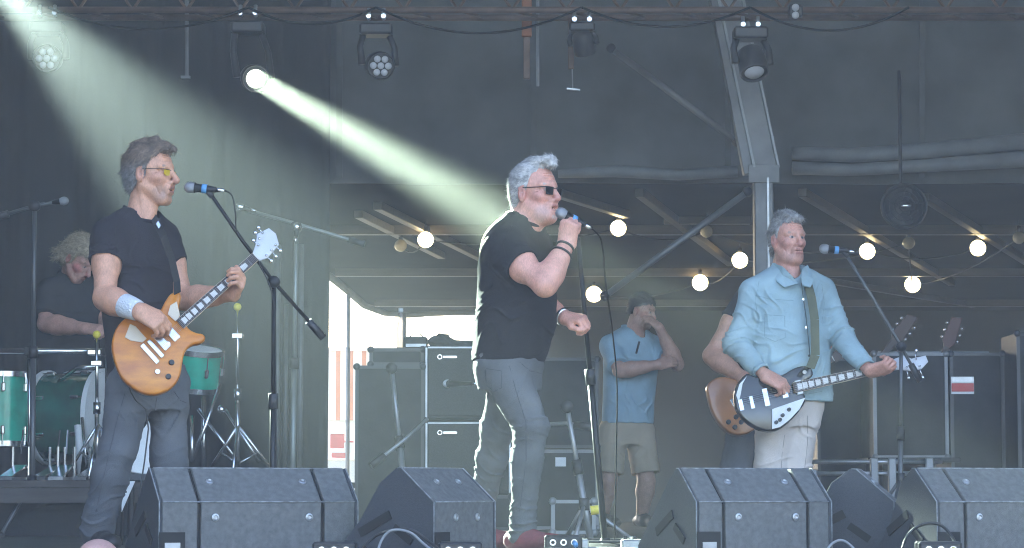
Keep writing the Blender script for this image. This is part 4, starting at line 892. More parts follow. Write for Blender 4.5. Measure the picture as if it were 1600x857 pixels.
# ---- man in the light blue shirt at the back ----------------------------------------------
def blue_man():
    Y0 = 7.4; base = W(975, 820, Y0); base[2] = 0; sc = lambda x, y, Y=0.: W(x, y, Y0 + Y)
    t = thing('person', 'man in light blue shirt and khaki shorts with one hand raised to his face', 'person', base)
    F = nz([.55, -.835, 0]); R = np.cross(F, Z); h = Head(sc(1003, 487), nz([.85, -.5, 0]), 1.0, pitch=-14)
    st = [(sc(989, 512), .065, .065), (sc(988, 519), .125, .09), (sc(987, 528), .18, .11), (sc(986, 543), .205, .125), (sc(985, 570), .20, .135), (sc(984, 600), .19, .135), (sc(982, 635), .185, .13), (sc(980, 662), .185, .13)]
    shR, shL = sc(953, 540, -.10), sc(1020, 540, .08); elR, elL = sc(968, 580, -.26), sc(1058, 570, -.08); wrR, wrL = sc(1030, 570, -.28), sc(1030, 512, -.18)
    hpR, hpL = sc(957, 672, -.05), sc(1000, 672, .05); knR, knL = sc(950, 752, -.10), sc(1010, 752, .0); anR, anL = sc(942, 806, .0), sc(1003, 806, .08)
    S = SDF(*bnds([h.p(0, .2), h.p(.16, 0), h.p(-.1, 0), shR, shL, elR, elL, wrR, wrL, anR, anL, sc(1075, 540, -.3)], .10), .0048)
    S.loft(st, R, F, off=-.022); leg(S, hpR, knR, anR, (.085, .062, .062, .042)); leg(S, hpL, knL, anL, (.085, .062, .062, .042))
    S.cone(h.p(-.025, -.05), sc(989, 526), .060, .070, .03); S.cone(h.p(.0, -.08), sc(995, 526, -.05), .045, .045, .03); h.add(S, jowl=.5)
    arm(S, shR, elR, wrR, (.056, .052, .052, .036)); arm(S, shL, elL, wrL, (.056, .052, .052, .034))
    hand(S, wrR, sc(1056, 564, -.25) - wrR, [0, -.9, .4], -1, curl=(25, 30, 20), s=1.08); hand(S, wrL, sc(1012, 497, -.20) - wrL, [.3, -.6, .7], 1, curl=(35, 55, 35), s=1.05)
    S.build('body', SKIN, t, skin_col((.44, .25, .19), h.blobs(rs=.5)))
    T = SDF(*bnds([sc(925, 500, -.35), sc(1075, 680, .25)], .06), .007); T.loft(st, R, F, off=.018)
    T.cone(sc(985, 524, -.03), shR, .05, .06, .05); T.cone(sc(992, 524, .03), shL, .05, .06, .05)
    sleeve(T, shR, shR + (elR - shR) * .80, .075, .085, .04); sleeve(T, shL, shL + (elL - shL) * .55, .075, .085, .04); T.cone(sc(994, 486, -.03), sc(994, 524, -.05), .070, .068, .006, 's')
    T.cone(sc(1000, 520, -.17), sc(1001, 545, -.19), .035, .010, .01, 's')
    T.folds([(sc(985, 630, -.12), (1, 0, .1), .07, .010, .14), (sc(975, 560, -.12), (.7, 0, .7), .07, .008, .12), (sc(1010, 640, -.1), (1, 0, .1), .06, .009, .12), (sc(1015, 545, 0), (.8, 0, .6), .05, .006, .1)], .0022, 31)
    tt = T.build('shirt', BLUE_S, t)
    MB().tube([sc(999, 534, -.23), sc(994, 553, -.235)], .008, 8).build('pen', BLACKP, tt, smooth=True)
    J = SDF(*bnds([hpR, hpL, knR, knL], .17), .007); J.loft([(sc(980, 650), .185, .13), (sc(980, 675), .185, .132), (sc(980, 695), .165, .122)], R, F)
    for a, b in ((hpR, knR), (hpL, knL)): J.cone(a + [0, 0, -.02], a * .15 + b * .85, .108, .108, .04, cut=True)
    J.folds([(hpR - [0, 0, .12], (.6, 0, 1), .07, .009, .14), (hpL - [0, 0, .15], (-.5, 0, 1), .07, .009, .14)], .002, 33)
    for a, b in ((hpR, knR), (hpL, knL)): hollow(J, a * .3 + b * .7, b, .085)
    J.build('shorts', KHAKI, t)
    for a in (anR, anL):
        K = SDF(*bnds([[a[0], a[1], 0.0], [a[0], a[1], .15]], .32), .008); shoe(K, a, (.5, -.85), z0=.0); K.build('shoe', BLACK_L, t)
    prof = [(-.16, -.03), (-.045, -.03), (-.012, .03), (.018, .045), (.04, .055), (.07, .06), (.14, .06)]
    hair('hair', h, t, prof, .012, lambda h, P, rng: np.tile([.028, .026, .026], (len(P), 1)), strands=500, res=.006)
blue_man()

# ---- drummer -------------------------------------------------------------------------------
def drummer():
    Y0 = 5.3; base = W(118, 745, Y0); base[2] = .32; sc = lambda x, y, Y=0.: W(x, y, Y0 + Y)
    t = thing('person', 'seated drummer with shaggy grey hair and dark shirt bending over the green drums', 'person', base)
    F = nz([.75, -.66, 0]); R = np.cross(F, Z); h = Head(sc(124, 406, -.14), nz([.85, -.52, 0]), 1.12, pitch=-40)
    st = [(sc(112, 428), .07, .07), (sc(112, 438), .13, .095), (sc(111, 450), .185, .115), (sc(110, 470), .215, .13), (sc(109, 500), .21, .14), (sc(108, 535), .20, .145), (sc(107, 570), .195, .145), (sc(107, 595), .19, .14)]
    shR, shL = sc(78, 456, -.13), sc(146, 452, .12); elR, elL = sc(72, 506, -.20), sc(168, 505, .02); wrR, wrL = sc(134, 514, -.40), sc(176, 520, -.2)
    hpR, hpL = sc(98, 600, -.08), sc(122, 600, .08); knR, knL = sc(128, 640, -.38), sc(176, 636, -.20); anR, anL = sc(132, 722, -.36), sc(182, 722, -.22)
    S = SDF(*bnds([h.p(0, .2), h.p(.18, 0), h.p(-.15, 0), shR, shL, elR, elL, wrR, wrL, anR, anL, knR, knL, sc(190, 530, -.45)], .11), .0065)
    S.loft(st, R, F, off=-.022); leg(S, hpR, knR, anR, (.075, .055, .05, .04)); leg(S, hpL, knL, anL, (.075, .055, .05, .04))
    S.cone(h.p(-.03, -.05), sc(112, 444), .062, .075, .03); h.add(S, jowl=.6)
    arm(S, shR, elR, wrR, (.062, .060, .060, .040)); arm(S, shL, elL, wrL, (.06, .056, .056, .038))
    hand(S, wrR, sc(156, 516, -.46) - wrR, [.1, -.75, .6], -1, curl=(55, 70, 40), s=1.1); hand(S, wrL, sc(190, 522, -.3) - wrL, [.2, -.7, .6], 1, curl=(55, 70, 40), s=1.1)
    S.build('body', SKIN, t, skin_col((.50, .27, .21), h.blobs(red=(.55, .16, .14), rs=.8)))
    T = SDF(*bnds([sc(45, 415, -.35), sc(185, 610, .3)], .07), .007); T.loft(st, R, F, off=.016)
    T.cone(sc(108, 436, -.04), shR, .06, .07, .05); T.cone(sc(116, 436, .04), shL, .06, .065, .05)
    sleeve(T, shR, shR + (elR - shR) * .72, .085, .094, .04); sleeve(T, shL, shL + (elL - shL) * .7, .08, .088, .04); T.cone(sc(118, 400, -.05), sc(117, 436, -.05), .074, .072, .006, 's')
    T.cone(sc(122, 438, -.18), sc(122, 462, -.20), .04, .010, .01, 's')
    T.folds([(sc(110, 500, -.13), (.4, 0, 1), .07, .008, .18)], .0025, 41); T.build('shirt', DARK_S, t)
    U = SDF(*bnds([sc(95, 425, -.3), sc(140, 475, 0)], .05), .006); U.loft(st, R, F, off=.0); U.cone(sc(118, 400, -.05), sc(117, 432, -.05), .07, .07, .006, 's'); U.build('undershirt', WHITE_C, t)
    J = SDF(*bnds([hpR, hpL, knR, knL, anR, anL], .15), .008); J.loft([(sc(107, 570), .19, .145), (sc(107, 612), .185, .14)], R, F)
    leg(J, hpR, knR, anR, (.105, .08, .07, .06)); leg(J, hpL, knL, anL, (.105, .08, .07, .06)); J.build('trousers', DARK_S, t)
    for a in (anR, anL):
        K = SDF(*bnds([[a[0], a[1], .3], [a[0], a[1], .45]], .32), .008); shoe(K, a, (.7, -.7), z0=.325); K.build('shoe', BLACK_L, t)
    prof = [(-.2, -.09), (-.08, -.09), (-.04, -.08), (-.01, -.045), (.012, -.02), (.03, .055), (.06, .075), (.14, .075)]
    def ex(S):
        for (a, b, r) in (((-.1, .02, .03), (-.14, -.05, .05), .03), ((-.09, .0, -.03), (-.13, -.07, -.02), .03), ((-.06, .0, .07), (-.09, -.07, .08), .024), ((.0, .12, .03), (.08, .08, .05), .022), ((-.11, .06, 0), (-.15, .0, 0), .028)): S.cone(h.p(*a), h.p(*b), r, r * .35, .025)
    hair('hair', h, t, prof, .024, lambda h, P, rng: np.tile([.36, .29, .20], (len(P), 1)) * (.8 + .4 * rng.rand(len(P), 1)), amp=.005, extra=ex, strands=1500, slen=.05, res=.005, lift=.12, swirl=.35, seed=21)
drummer()

# ---- somebody in the pit, only the crown of the head showing ----------------------------------
def pit_person():
    Y0 = -2.7; sc = lambda x, y, Y=0.: W(x, y, Y0 + Y); c = sc(155, 905); base = c.copy(); base[2] = -1.6
    t = thing('person', 'pinkish bald crown of someone standing below the stage edge', 'person', base)
    F = nz([.2, 1, 0]); R = np.cross(F, Z); h = Head(c, F, 1.0); q = lambda x, y, z: c + x * R + y * F + z * Z
    st = [(q(0, -.03, -.14), .06, .06), (q(0, -.03, -.19), .14, .09), (q(0, -.03, -.24), .2, .11), (q(0, -.03, -.45), .19, .13), (q(0, -.03, -.65), .17, .12), (q(0, -.02, -.8), .18, .13)]
    hp = [q(a * .09, -.02, -.8) for a in (1, -1)]; kn = [q(a * .1, 0, -1.15) for a in (1, -1)]; an = [[*(q(a * .1, -.03, 0)[:2]), -1.51] for a in (1, -1)]
    S = SDF(*bnds([h.p(0, .2), q(.35, .1, -.8), q(-.35, -.1, -.8), an[0], an[1]], .12), .008); S.loft(st, R, F, off=-.02); S.cone(h.p(-.025, -.05), q(0, -.03, -.2), .058, .066, .03); h.add(S)
    for i, a in enumerate((1, -1)):
        leg(S, hp[i], kn[i], an[i]); sh, el, wr = q(a * .19, -.03, -.25), q(a * .25, -.05, -.55), q(a * .24, .04, -.8); arm(S, sh, el, wr); hand(S, wr, [0, .1, -1], R * a, -a, curl=(15, 20, 15))
    S.build('body', SKIN, t, skin_col((.46, .27, .24), h.blobs()))
    T = SDF(*bnds([q(.4, .25, -.1), q(-.4, -.25, -.85)], .05), .01); T.loft(st, R, F, off=.01)
    for a in (1, -1): sleeve(T, q(a * .18, -.03, -.25), q(a * .23, -.05, -.45), .075, .075)
    T.build('t_shirt', DARK_S, t)
    J = SDF(*bnds([*hp, *kn, *an], .16), .01); J.loft([(q(0, -.02, -.78), .185, .135), (q(0, -.02, -.88), .175, .13)], R, F)
    for i in (0, 1): leg(J, hp[i], kn[i], an[i], (.1, .08, .075, .07))
    J.build('jeans', JEAN, t)
    for i in (0, 1):
        K = SDF(*bnds([[*an[i][:2], -1.6], [*an[i][:2], -1.4]], .3), .01); shoe(K, an[i], F, z0=-1.6); K.build('shoe', BLACK_L, t)
pit_person()

# ------------------------------------------------------------------ guitars
def ribbon(name, pts, wvec, w, th, m, parent):
    b = MB(); pts = [np.asarray(p, float) for p in pts]
    for i in range(len(pts) - 1):
        a, c = pts[i], pts[i + 1]; d = nz(c - a); wv = nz(wvec - d * np.dot(wvec, d)); nn = np.cross(d, wv)
        b.add([a - wv * w / 2, a + wv * w / 2, a + wv * w / 2 + nn * th, a - wv * w / 2 + nn * th, c - wv * w / 2, c + wv * w / 2, c + wv * w / 2 + nn * th, c - wv * w / 2 + nn * th],
              [(0, 1, 5, 4), (1, 2, 6, 5), (2, 3, 7, 6), (3, 0, 4, 7), (0, 3, 2, 1), (4, 5, 6, 7)])
    return b.build(name, m, parent)
ROSEW = mat('rosewood', (.045, .026, .018), .5, var=.3, vscale=30); MAPLE = mat('maple_neck', (.42, .25, .11), .35, var=.12, vscale=14)
PEARL = mat('pearl', (.72, .70, .66), .25, var=.1, vscale=40); CREAM = mat('cream_plastic', (.62, .52, .40), .4)
AMBER = mat('amber_wood_top', (.66, .235, .008), .3, var=.0, vscale=9, c2=(.44, .12, .006), coat=.15, stretch=(1, 1, 3)); SUNB = mat('tan_lacquer', (.42, .17, .06), .28, var=.25, vscale=7, coat=.5)
BBLACK = mat('gloss_black', (.014, .015, .018), .18, coat=.7); DKSTRAP = mat('black_webbing', (.02, .02, .022), .8, var=.2)
def make_guitar(name, label, o, n, outline, body_m, neck, hs, hs_m, thick=.045, board=ROSEW, ninl=9, inl=(.55, .62), peg_px=(), peg_m=CHROME, fret_n=20, board_edge=None):
    n = nz(n); P = lambda x, y, off=0.: Wp(x, y, o, n) + n * off
    ctr = P(*np.mean(np.array(outline), 0)); t = thing(name, label, 'guitar', ctr)
    pts = [P(*q) for q in bez(outline, 3)]
    bo = MB().prism(pts, n, thick, .009).build('body', body_m, t, auto=50)
    a, b = np.array(neck[0], float), np.array(neck[1], float); d = (b - a) / np.linalg.norm(b - a); q = np.array([-d[1], d[0]]); w0, w1 = neck[2] / 2, neck[3] / 2
    MB().prism([P(*(a + q * w0), .006), P(*(b + q * w1), .006), P(*(b - q * w1), .006), P(*(a - q * w0), .006)], n, .024, .006).build('neck', MAPLE, t, auto=50)
    fb = MB().prism([P(*(a + q * w0), .012), P(*(b + q * w1), .012), P(*(b - q * w1), .012), P(*(a - q * w0), .012)], n, .0058).build('fretboard', board, t)
    fr = MB()
    for k in range(fret_n):
        f = 1 - 2 ** (-(k + 1) / 12 * 1.05); f = f / (1 - 2 ** (-fret_n / 12 * 1.05)); c = b + (a - b) * f * .97; w = w1 + (w0 - w1) * f
        fr.tube([P(*(c + q * w * .96), .0125), P(*(c - q * w * .96), .0125)], .0007, 4)
    fr.build('frets', STEEL, fb)['kind'] = 'stuff'
    for k in range(ninl):
        f0 = .10 + .86 * (1 - (1 - (k + .5) / ninl) ** 1.25); c = b + (a - b) * f0; w = (w1 + (w0 - w1) * f0) * inl[0]; L = np.linalg.norm(a - b) / ninl * .5 * inl[1] * (1.15 - .4 * f0)
        MB().prism([P(*(c + q * w - d * L), .0135), P(*(c + q * w * .8 + d * L), .0135), P(*(c - q * w * .8 + d * L), .0135), P(*(c - q * w - d * L), .0135)], n, .001).build('inlay', PEARL, fb)
    if board_edge:
        for sg in (-1, 1): MB().tube([P(*(a + q * w0 * sg * 1.02), .010), P(*(b + q * w1 * sg * 1.02), .010)], .0013, 6).build('binding', board_edge, t)
    MB().tube([P(*(b + q * w1), .0135), P(*(b - q * w1), .0135)], .0026, 6).build('nut', PEARL, t)
    ho = MB().prism([P(*p, .006) for p in hs], n, .015, .003).build('headstock', hs_m, t, auto=40)
    for (x, y, x2, y2) in peg_px:
        p0, p1 = P(x, y, -.002), P(x2, y2, -.002); m_ = MB().cyl(p0, p1, .003, n=8); m_.ball(p1, .0085, 10, 6, (1.1, .6, 1.1)); m_.lathe(P(x, y, .006), n, [(0, .006), (.007, .005), (.007, 0)], 10)
        m_.build('tuning_peg', peg_m, ho, smooth=True)
    return t, P, d, q, a, b
# orange guitar
o = W(243, 545, -.285); n = nz([.20, -.95, .20])
outl = [(283, 497), (280, 480), (283, 462), (277, 456), (267, 459), (258, 471), (249, 486), (232, 488), (214, 490), (197, 496), (181, 514), (174.5, 538), (178, 561), (187, 585), (201, 601), (220, 613), (240, 616.5), (260, 611), (274, 600), (282, 585), (285.5, 564), (290, 548), (300, 539), (313, 536), (321, 529), (317, 522), (307, 520), (297, 515), (291, 508)]
gt, P, d, q, a, b = make_guitar('electric_guitar', 'orange double-cutaway electric guitar with a worn amber top', o, n, outl, AMBER, ((281, 508), (399, 402), 17, 13.5),
    [(394, 398), (399, 383), (402, 366), (420, 357), (431, 366), (436, 383), (418, 404), (405, 408)], mat('pale_headstock', (.55, .56, .60), .3, coat=.4), board_edge=CREAM,
    peg_px=[(403, 384, 396, 376), (405, 374, 399, 364), (410, 365, 404, 356), (416, 400, 424, 408), (424, 392, 431, 401), (430, 384, 438, 392)], inl=(.62, .62), ninl=10)
def slab(name, m, par, c, sx, sy, h, off=0., ang=None, bev=.0015):
    """a small block lying on the guitar top, its long side across the strings"""
    c = np.array(c, float); dd, qq = (d, q) if ang is None else (np.array([math.cos(ang), math.sin(ang)]), np.array([-math.sin(ang), math.cos(ang)]))
    return MB().prism([P(*(c + dd * sx + qq * sy), off + h), P(*(c - dd * sx + qq * sy), off + h), P(*(c - dd * sx - qq * sy), off + h), P(*(c + dd * sx - qq * sy), off + h)], n, h, bev).build(name, m, par)
slab('pickup', CHROME, gt, (268, 521), 6, 14, .010); slab('pickup', CHROME, gt, (253, 535), 6, 14, .010)
slab('bridge', CHROME, gt, (243, 546), 3.2, 17, .012); slab('tailpiece', CHROME, gt, (234, 554), 3.6, 19, .013)
MB().prism([P(*p, .007) for p in [(203, 507), (212, 511), (229, 530), (222, 536), (204, 533), (195, 528)]], n, .004, .001).build('pickguard', CREAM, gt)
MB().prism([P(*p, .007) for p in [(266, 478), (276, 472), (281, 494), (274, 503), (262, 492)]], n, .004, .001).build('pickguard', CREAM, gt)
for x, y, m in ((268, 567, BLACKP), (263, 589, BLACKP), (246, 582, CHROME), (262, 539, CHROME)): MB().lathe(P(x, y, 0), n, [(0, .0125), (.010, .0115), (.014, .0105), (.014, 0)], 16).build('knob', m, gt, auto=40)
sm = MB()
for k in range(6): sm.tube([P(*(np.array([243, 546]) + q * (k - 2.5) * 2.3), .014), P(*(b + q * (k - 2.5) * 1.9), .0155)], .0004, 4)
sm.build('strings', STEEL, gt)['kind'] = 'stuff'
Hh = G['t']
ribbon('strap', [W(277, 458, -.29), W(276, 440, -.20), W(268, 405, -.155), W(255, 370, -.145), W(245, 350, -.10), W(238, 337, -.02), W(228, 334, .08)], np.array([.9, -.3, .3]), .032, .003, DKSTRAP, gt)
MB().prism([W(247, 345, -.115), W(251, 352, -.125), W(248, 358, -.13), W(244, 350, -.12)], (0.2, -1, .1), .003).build('strap_buckle', CHROME, gt)
MB().tube([W(200, 598, -.27), W(204, 612, -.26), W(212, 626, -.22), W(228, 640, -.2), W(232, 670, -.2), W(226, 720, -.2), W(215, 790, -.25), Wz(212, 858, .01)], .0035, 6).build('lead', BLACKP, gt, smooth=True)

# bass guitar
Y0 = 2.0; o = W(1205, 625, Y0 - .27); n = nz([.18, -.96, .20])
outl = [(1250, 600), (1262, 594), (1271, 585), (1266, 573), (1252, 572), (1238, 577), (1222, 586), (1200, 590), (1180, 588), (1167, 584), (1153, 600), (1148, 618), (1152, 640), (1165, 657), (1183, 669), (1202, 674), (1218, 671), (1233, 660), (1249, 643), (1259, 626), (1256, 612)]
bt, P, d, q, a, b = make_guitar('bass_guitar', 'black bass guitar with large white pickguard, its neck held out to the right', o, n, outl, BBLACK, ((1240, 607), (1392, 573), 16, 12.5),
    [(1390, 567), (1398, 561), (1412, 556), (1424, 561), (1446, 556), (1450, 566), (1440, 577), (1422, 580), (1405, 578), (1392, 580)], MATS['pale_headstock'], ninl=11, inl=(.66, .66), board_edge=CREAM,
    peg_px=[(1408, 563, 1404, 548), (1430, 562, 1432, 548), (1416, 575, 1420, 591), (1436, 573, 1442, 590)], fret_n=18)
MB().prism([P(*p, .006) for p in [(1258, 622), (1206, 640), (1206, 671), (1218, 668), (1233, 657), (1249, 640)]], n, .004, .001).build('pickguard', WHITEP, bt)
MB().prism([P(*p, .006) for p in [(1167, 588), (1160, 600), (1157, 616), (1154, 630), (1150, 618), (1155, 601)]], n, .004, .001).build('arm_guard', WHITEP, bt)
slab('pickup', CHROME, bt, (1196, 622), 4, 14, .014); slab('pickup', CHROME, bt, (1225, 612), 4.5, 11, .012)
slab('bridge', CHROME, bt, (1174, 630), 3, 10, .014); slab('bridge', CHROME, bt, (1157, 634), 3.5, 9, .014); slab('neck_pickup_frame', WHITEP, bt, (1248, 606), 4.5, 11, .010)
for x, y in ((1212, 661), (1222, 650), (1232, 641), (1218, 657)): MB().lathe(P(x, y, .006), n, [(0, .010), (.012, .009), (.012, 0)], 14).build('knob', BLACKP, bt, auto=40)
MB().lathe(P(1257, 582, 0), n, [(0, .011), (.006, .01), (.006, 0)], 14).build('truss_rod_cover', PEARL, bt)
sm = MB()
for k in range(4): sm.tube([P(*(np.array([1160, 628]) + q * (k - 1.5) * 3), .016), P(*(b + q * (k - 1.5) * 2.4), .0155)], .0006, 4)
sm.build('strings', STEEL, bt)['kind'] = 'stuff'
ribbon('strap', [W(1266, 575, Y0 - .27), W(1274, 555, Y0 - .21), W(1273, 500, Y0 - .190), W(1268, 465, Y0 - .175), W(1263, 446, Y0 - .13), W(1256, 432, Y0 - .02), W(1245, 428, Y0 + .12)], np.array([1, 0, 0]), .045, .003, mat('olive_strap', (.12, .13, .08), .8, var=.25), bt)
# the tan guitar behind
o = W(1150, 635, 3.2 - .30); n = nz([.15, -.96, .2])
ht, P, d, q, a, b = make_guitar('electric_guitar', 'tan hollow-body guitar half hidden behind the bass guitar', o, n, [(1206, 604), (1196, 590), (1180, 592), (1160, 596), (1140, 590), (1120, 590), (1106, 602), (1108, 622), (1114, 643), (1126, 662), (1142, 676), (1160, 679), (1178, 672), (1196, 656), (1212, 640), (1214, 622)], SUNB, ((1206, 612), (1300, 560), 13, 11),
    [(1296, 556), (1310, 545), (1326, 538), (1330, 548), (1318, 560), (1304, 568)], ROSEW, thick=.06, ninl=6)
for x, y in ((1138, 660), (1148, 668), (1158, 660), (1150, 652)): MB().lathe(P(x, y, 0), n, [(0, .014), (.012, .013), (.012, 0)], 14).build('knob', BLACKP, ht, auto=40)
slab('pickup', CHROME, ht, (1150, 634), 5, 12, .012)
# ------------------------------------------------------------------ microphones and stands
GRILLE = mat('mic_grille', (.45, .46, .48), .35, .9, bump=.6, bscale=420); 
def mic(label, head, tail, grille_m=GRILLE, tape=True, s=1.0, tail_m=BLACKM):
    head, tail = np.asarray(head, float), np.asarray(tail, float); d = nz(tail - head); L = np.linalg.norm(tail - head)
    t = thing('microphone', label, 'microphone', head)
    MB().lathe(head - d * .024 * s, d, [(0, .001), (.003, .012), (.010, .020), (.022, .0255), (.034, .0258), (.046, .022), (.052, .018)], 20).build('grille', grille_m, t, smooth=True)
    MB().lathe(head + d * .022 * s, d, [(0, .0235), (.006, .0235), (.008, .019), (L * .5, .0165), (L - .03, .013), (L - .022, .0125), (L - .022, 0)], 18).build('handle', tail_m, t, smooth=True)
    if tape: MB().lathe(head + d * .055 * s, d, [(0, .0185), (.0, .0205), (.022, .0200), (.022, .0175)], 18).build('tape_band', BLUE_TAPE, t, smooth=True)
    MB().cyl(tail - d * .005, tail + d * .035, .0095, .009, 12).build('plug', CHROME, t, smooth=True)
    return t
def stand(label, top, foot, boom=None, base='round', r=.009, m=BLACKM, clip=None, group='microphone stands', legdirs=None, legh=.32, spread=.30):
    """top: where the pole ends; boom: list of points of the boom tube"""
    top, foot = np.asarray(top, float), np.asarray(foot, float); t = thing('microphone_stand', label, 'mic stand', foot, group); mid = foot * .45 + top * .55
    MB().cyl(foot, mid, r * 1.35, n=12).build('lower_tube', m, t, smooth=True); MB().cyl(mid, top, r, n=12).build('upper_tube', m, t, smooth=True); MB().cyl(mid - nz(top - foot) * .03, mid + nz(top - foot) * .04, r * 2.1, n=12).build('height_clutch', BLACKP, t, smooth=True)
    if base == 'round': MB().lathe(foot, Z, [(-.0, .14), (.012, .14), (.022, .12), (.03, .03), (.05, .02), (.05, 0)], 28).build('base', m, t, auto=40)
    else:
        hub = foot + nz(top - foot) * legh
        MB().cyl(hub - [0, 0, .03], hub + [0, 0, .03], r * 2.2, n=12).build('hub', BLACKP, t, smooth=True)
        for k in range(3):
            a = 2.2 + k * 2.094; e = foot + np.array([math.cos(a) * spread, math.sin(a) * spread, .008 - foot[2] + foot[2]]); o = MB().tube([hub, e], r * .9, 8).build('leg', m, t, smooth=True); MB().ball(e, r * 1.5, 8, 6).build('rubber_foot', BLACKP, o, smooth=True)
    if boom is not None:
        MB().tube(boom, r * .85, 8).build('boom', m, t, smooth=True); MB().cyl(top - [0, .02, 0], top + [0, .02, 0], r * 2.6, n=12).build('boom_clutch', BLACKP, t, smooth=True)
        e = np.asarray(boom[-1]); dd = nz(e - np.asarray(boom[-2])); MB().cyl(e - dd * .10, e, r * 1.7, n=10).build('counterweight', BLACKP, t, smooth=True)
    if clip is not None: MB().tube(clip, .012, 8).build('mic_clip', BLACKP, t, smooth=True)
    return t
def cable(label, pts, r=.0038, m=None, n=8, cat='cable', group='cables on the stage floor'):
    P_ = [np.asarray(p, float) for p in pts]; out = []
    for i in range(len(P_) - 1):
        p0, p1, p2, p3 = P_[max(i - 1, 0)], P_[i], P_[i + 1], P_[min(i + 2, len(P_) - 1)]
        for k in range(n):
            t = k / n; out.append(.5 * ((2 * p1) + (p2 - p0) * t + (2 * p0 - 5 * p1 + 4 * p2 - p3) * t * t + (3 * p1 - p0 - 3 * p2 + p3) * t ** 3))
    out.append(P_[-1]); o = MB().tube(out, r, 8).build('cable', m or BLACKP, None, smooth=True); return setp(o, label, cat, group)
flo = lambda px, Y, z=0.: np.array([W(px, 800, Y)[0], Y, z])
# left guitarist
mic('blue-banded microphone in front of the left guitarist\'s mouth', W(296, 293, -.13), W(338, 297, -.13))
stand('black boom stand angled across the left guitarist\'s guitar neck', W(428, 441, .02), flo(426, .12), [W(330, 305, -.13), W(380, 378, -.05), W(428, 441, .02), W(505, 528, .12)], 'tripod', .0105, clip=[W(322, 297, -.13), W(332, 308, -.13)])
cable('microphone cable looping down the left boom stand', [W(346, 297, -.13), W(362, 305, -.13), W(368, 335, -.12), W(371, 365, -.09), W(400, 405, -.05), W(427, 470, .0), W(431, 600, .05), flo(432, .1, .01)], .0032, group='microphone cables')
# singer
mic('microphone held in the singer\'s right hand', W(876, 333, -.19), W(914, 352, -.16), tail_m=BLACKM)
stand('straight black stand gripped by the singer\'s left hand', W(903, 372, .02), flo(946, .18), None, 'round', .011)
cable('microphone cable hanging beside the singer\'s stand', [W(924, 357, -.15), W(938, 372, -.13), W(943, 400, -.1), W(946, 440, -.08), W(957, 520, -.05), W(964, 600, 0), W(963, 700, .1), flo(960, .3, .01)], .0034, mat('matt_rubber', (.008, .008, .008), .95, spec=.1), group='microphone cables')
# bass player
mic('microphone on a boom beside the bass player\'s face', W(1287, 389, 1.75), W(1326, 393, 1.75))
stand('grey boom stand crossing the bass guitar\'s headstock', W(1408, 542, 1.78), flo(1406, 1.8), [W(1322, 398, 1.75), W(1365, 468, 1.76), W(1408, 542, 1.78), W(1438, 596, 1.80)], 'tripod', .010, m=mat('grey_stand_paint', (.10, .105, .11), .4, .5), clip=[W(1316, 393, 1.75), W(1325, 402, 1.75)])
# drum overheads and others
stand('tall stand at the left edge with its boom over the floor tom', W(54, 322, 3.6), flo(50, 3.6), [W(98, 314, 3.6), W(54, 322, 3.6), W(-12, 342, 3.6)], 'tripod', .013, m=MATS['grey_stand_paint'])
mic('slim microphone on the left overhead boom', W(103, 314, 3.6), W(80, 317, 3.6), tape=False, s=.7)
stand('overhead boom stand behind the orange guitar\'s headstock', W(463, 355, 4.4), flo(456, 4.4), [W(372, 325, 4.5), W(463, 350, 4.4), W(570, 382, 4.3)], 'tripod', .014, m=mat('grey_green_stand', (.22, .24, .23), .4, .5))
mic('small silver microphone above the overhead boom stand', W(464, 352, 4.3), W(462, 372, 4.3), grille_m=CHROME, tape=False, s=.7)
mic('small silver microphone at the end of the overhead boom', W(372, 323, 4.45), W(392, 328, 4.45), grille_m=CHROME, tape=False, s=.7)
stand('short grey stand leaning before the black cabinets', W(612, 576, 3.6), flo(640, 3.4), [W(668, 655, 3.6), W(634, 686, 3.5), W(580, 728, 3.4)], 'tripod', .013, m=mat('pale_stand_paint', (.30, .31, .32), .4, .6))
mic('microphone aimed at the upper speaker cabinet', W(698, 600, 4.5), W(738, 600, 4.3), grille_m=WHITEP, tape=False)
stand('slanted pale stand in the middle with a yellow taped foot', W(886, 636, 1.2), flo(924, 1.1), [W(852, 664, 1.3), W(884, 662, 1.25), W(925, 668, 1.15)], 'tripod', .012, m=MATS['pale_stand_paint'], spread=.22, legh=.2)
tp = thing('tape_roll', 'yellow tape wrapped round the foot of the slanted stand', 'tape', W(931, 797, .9)); MB().lathe(W(923, 798, .9), (1, 0, .1), [(0, .012), (0, .022), (.045, .022), (.045, .012)], 16).build('winding', YELLOW, tp, auto=40); MB().lathe(W(922, 798, .9), (1, 0, .1), [(0, .008), (0, .0125), (.049, .0125), (.049, .008)], 16).build('core', WHITEP, tp, auto=40)

# ------------------------------------------------------------------ drum riser and drum kit
RISERM = mat('riser_ply', (.075, .065, .06), .7, var=.3, vscale=4, stretch=(1, 6, 6))
rs = thing('drum_riser', 'low black drum riser under the green drums', 'riser', (W(120, 760, 4.6)[0], 4.8, 0)); cx = float(W(150, 760, 4.6)[0])
for k in range(3): MB().box((cx - 1.0 + k * 1.0, 4.9, .30), (.996, 3.0, .04)).build('deck_board', RISERM, rs)
for k in range(3): MB().box((cx - 1.0 + k * 1.0, 3.42, .235), (.99, .03, .085)).build('fascia_board', RISERM, rs)
MB().box((cx, 4.95, .135), (2.9, 2.8, .27)).build('skirt', DRAPE, rs)
TEAL = mat('teal_drum_lacquer', (.0, .38, .25), .22, var=.25, vscale=9, coat=.7); TEALD = mat('dark_teal_lacquer', (.0, .085, .062), .25, var=.3, vscale=9, coat=.6); HEADM = mat('drum_head', (.75, .77, .76), .4, var=.05)
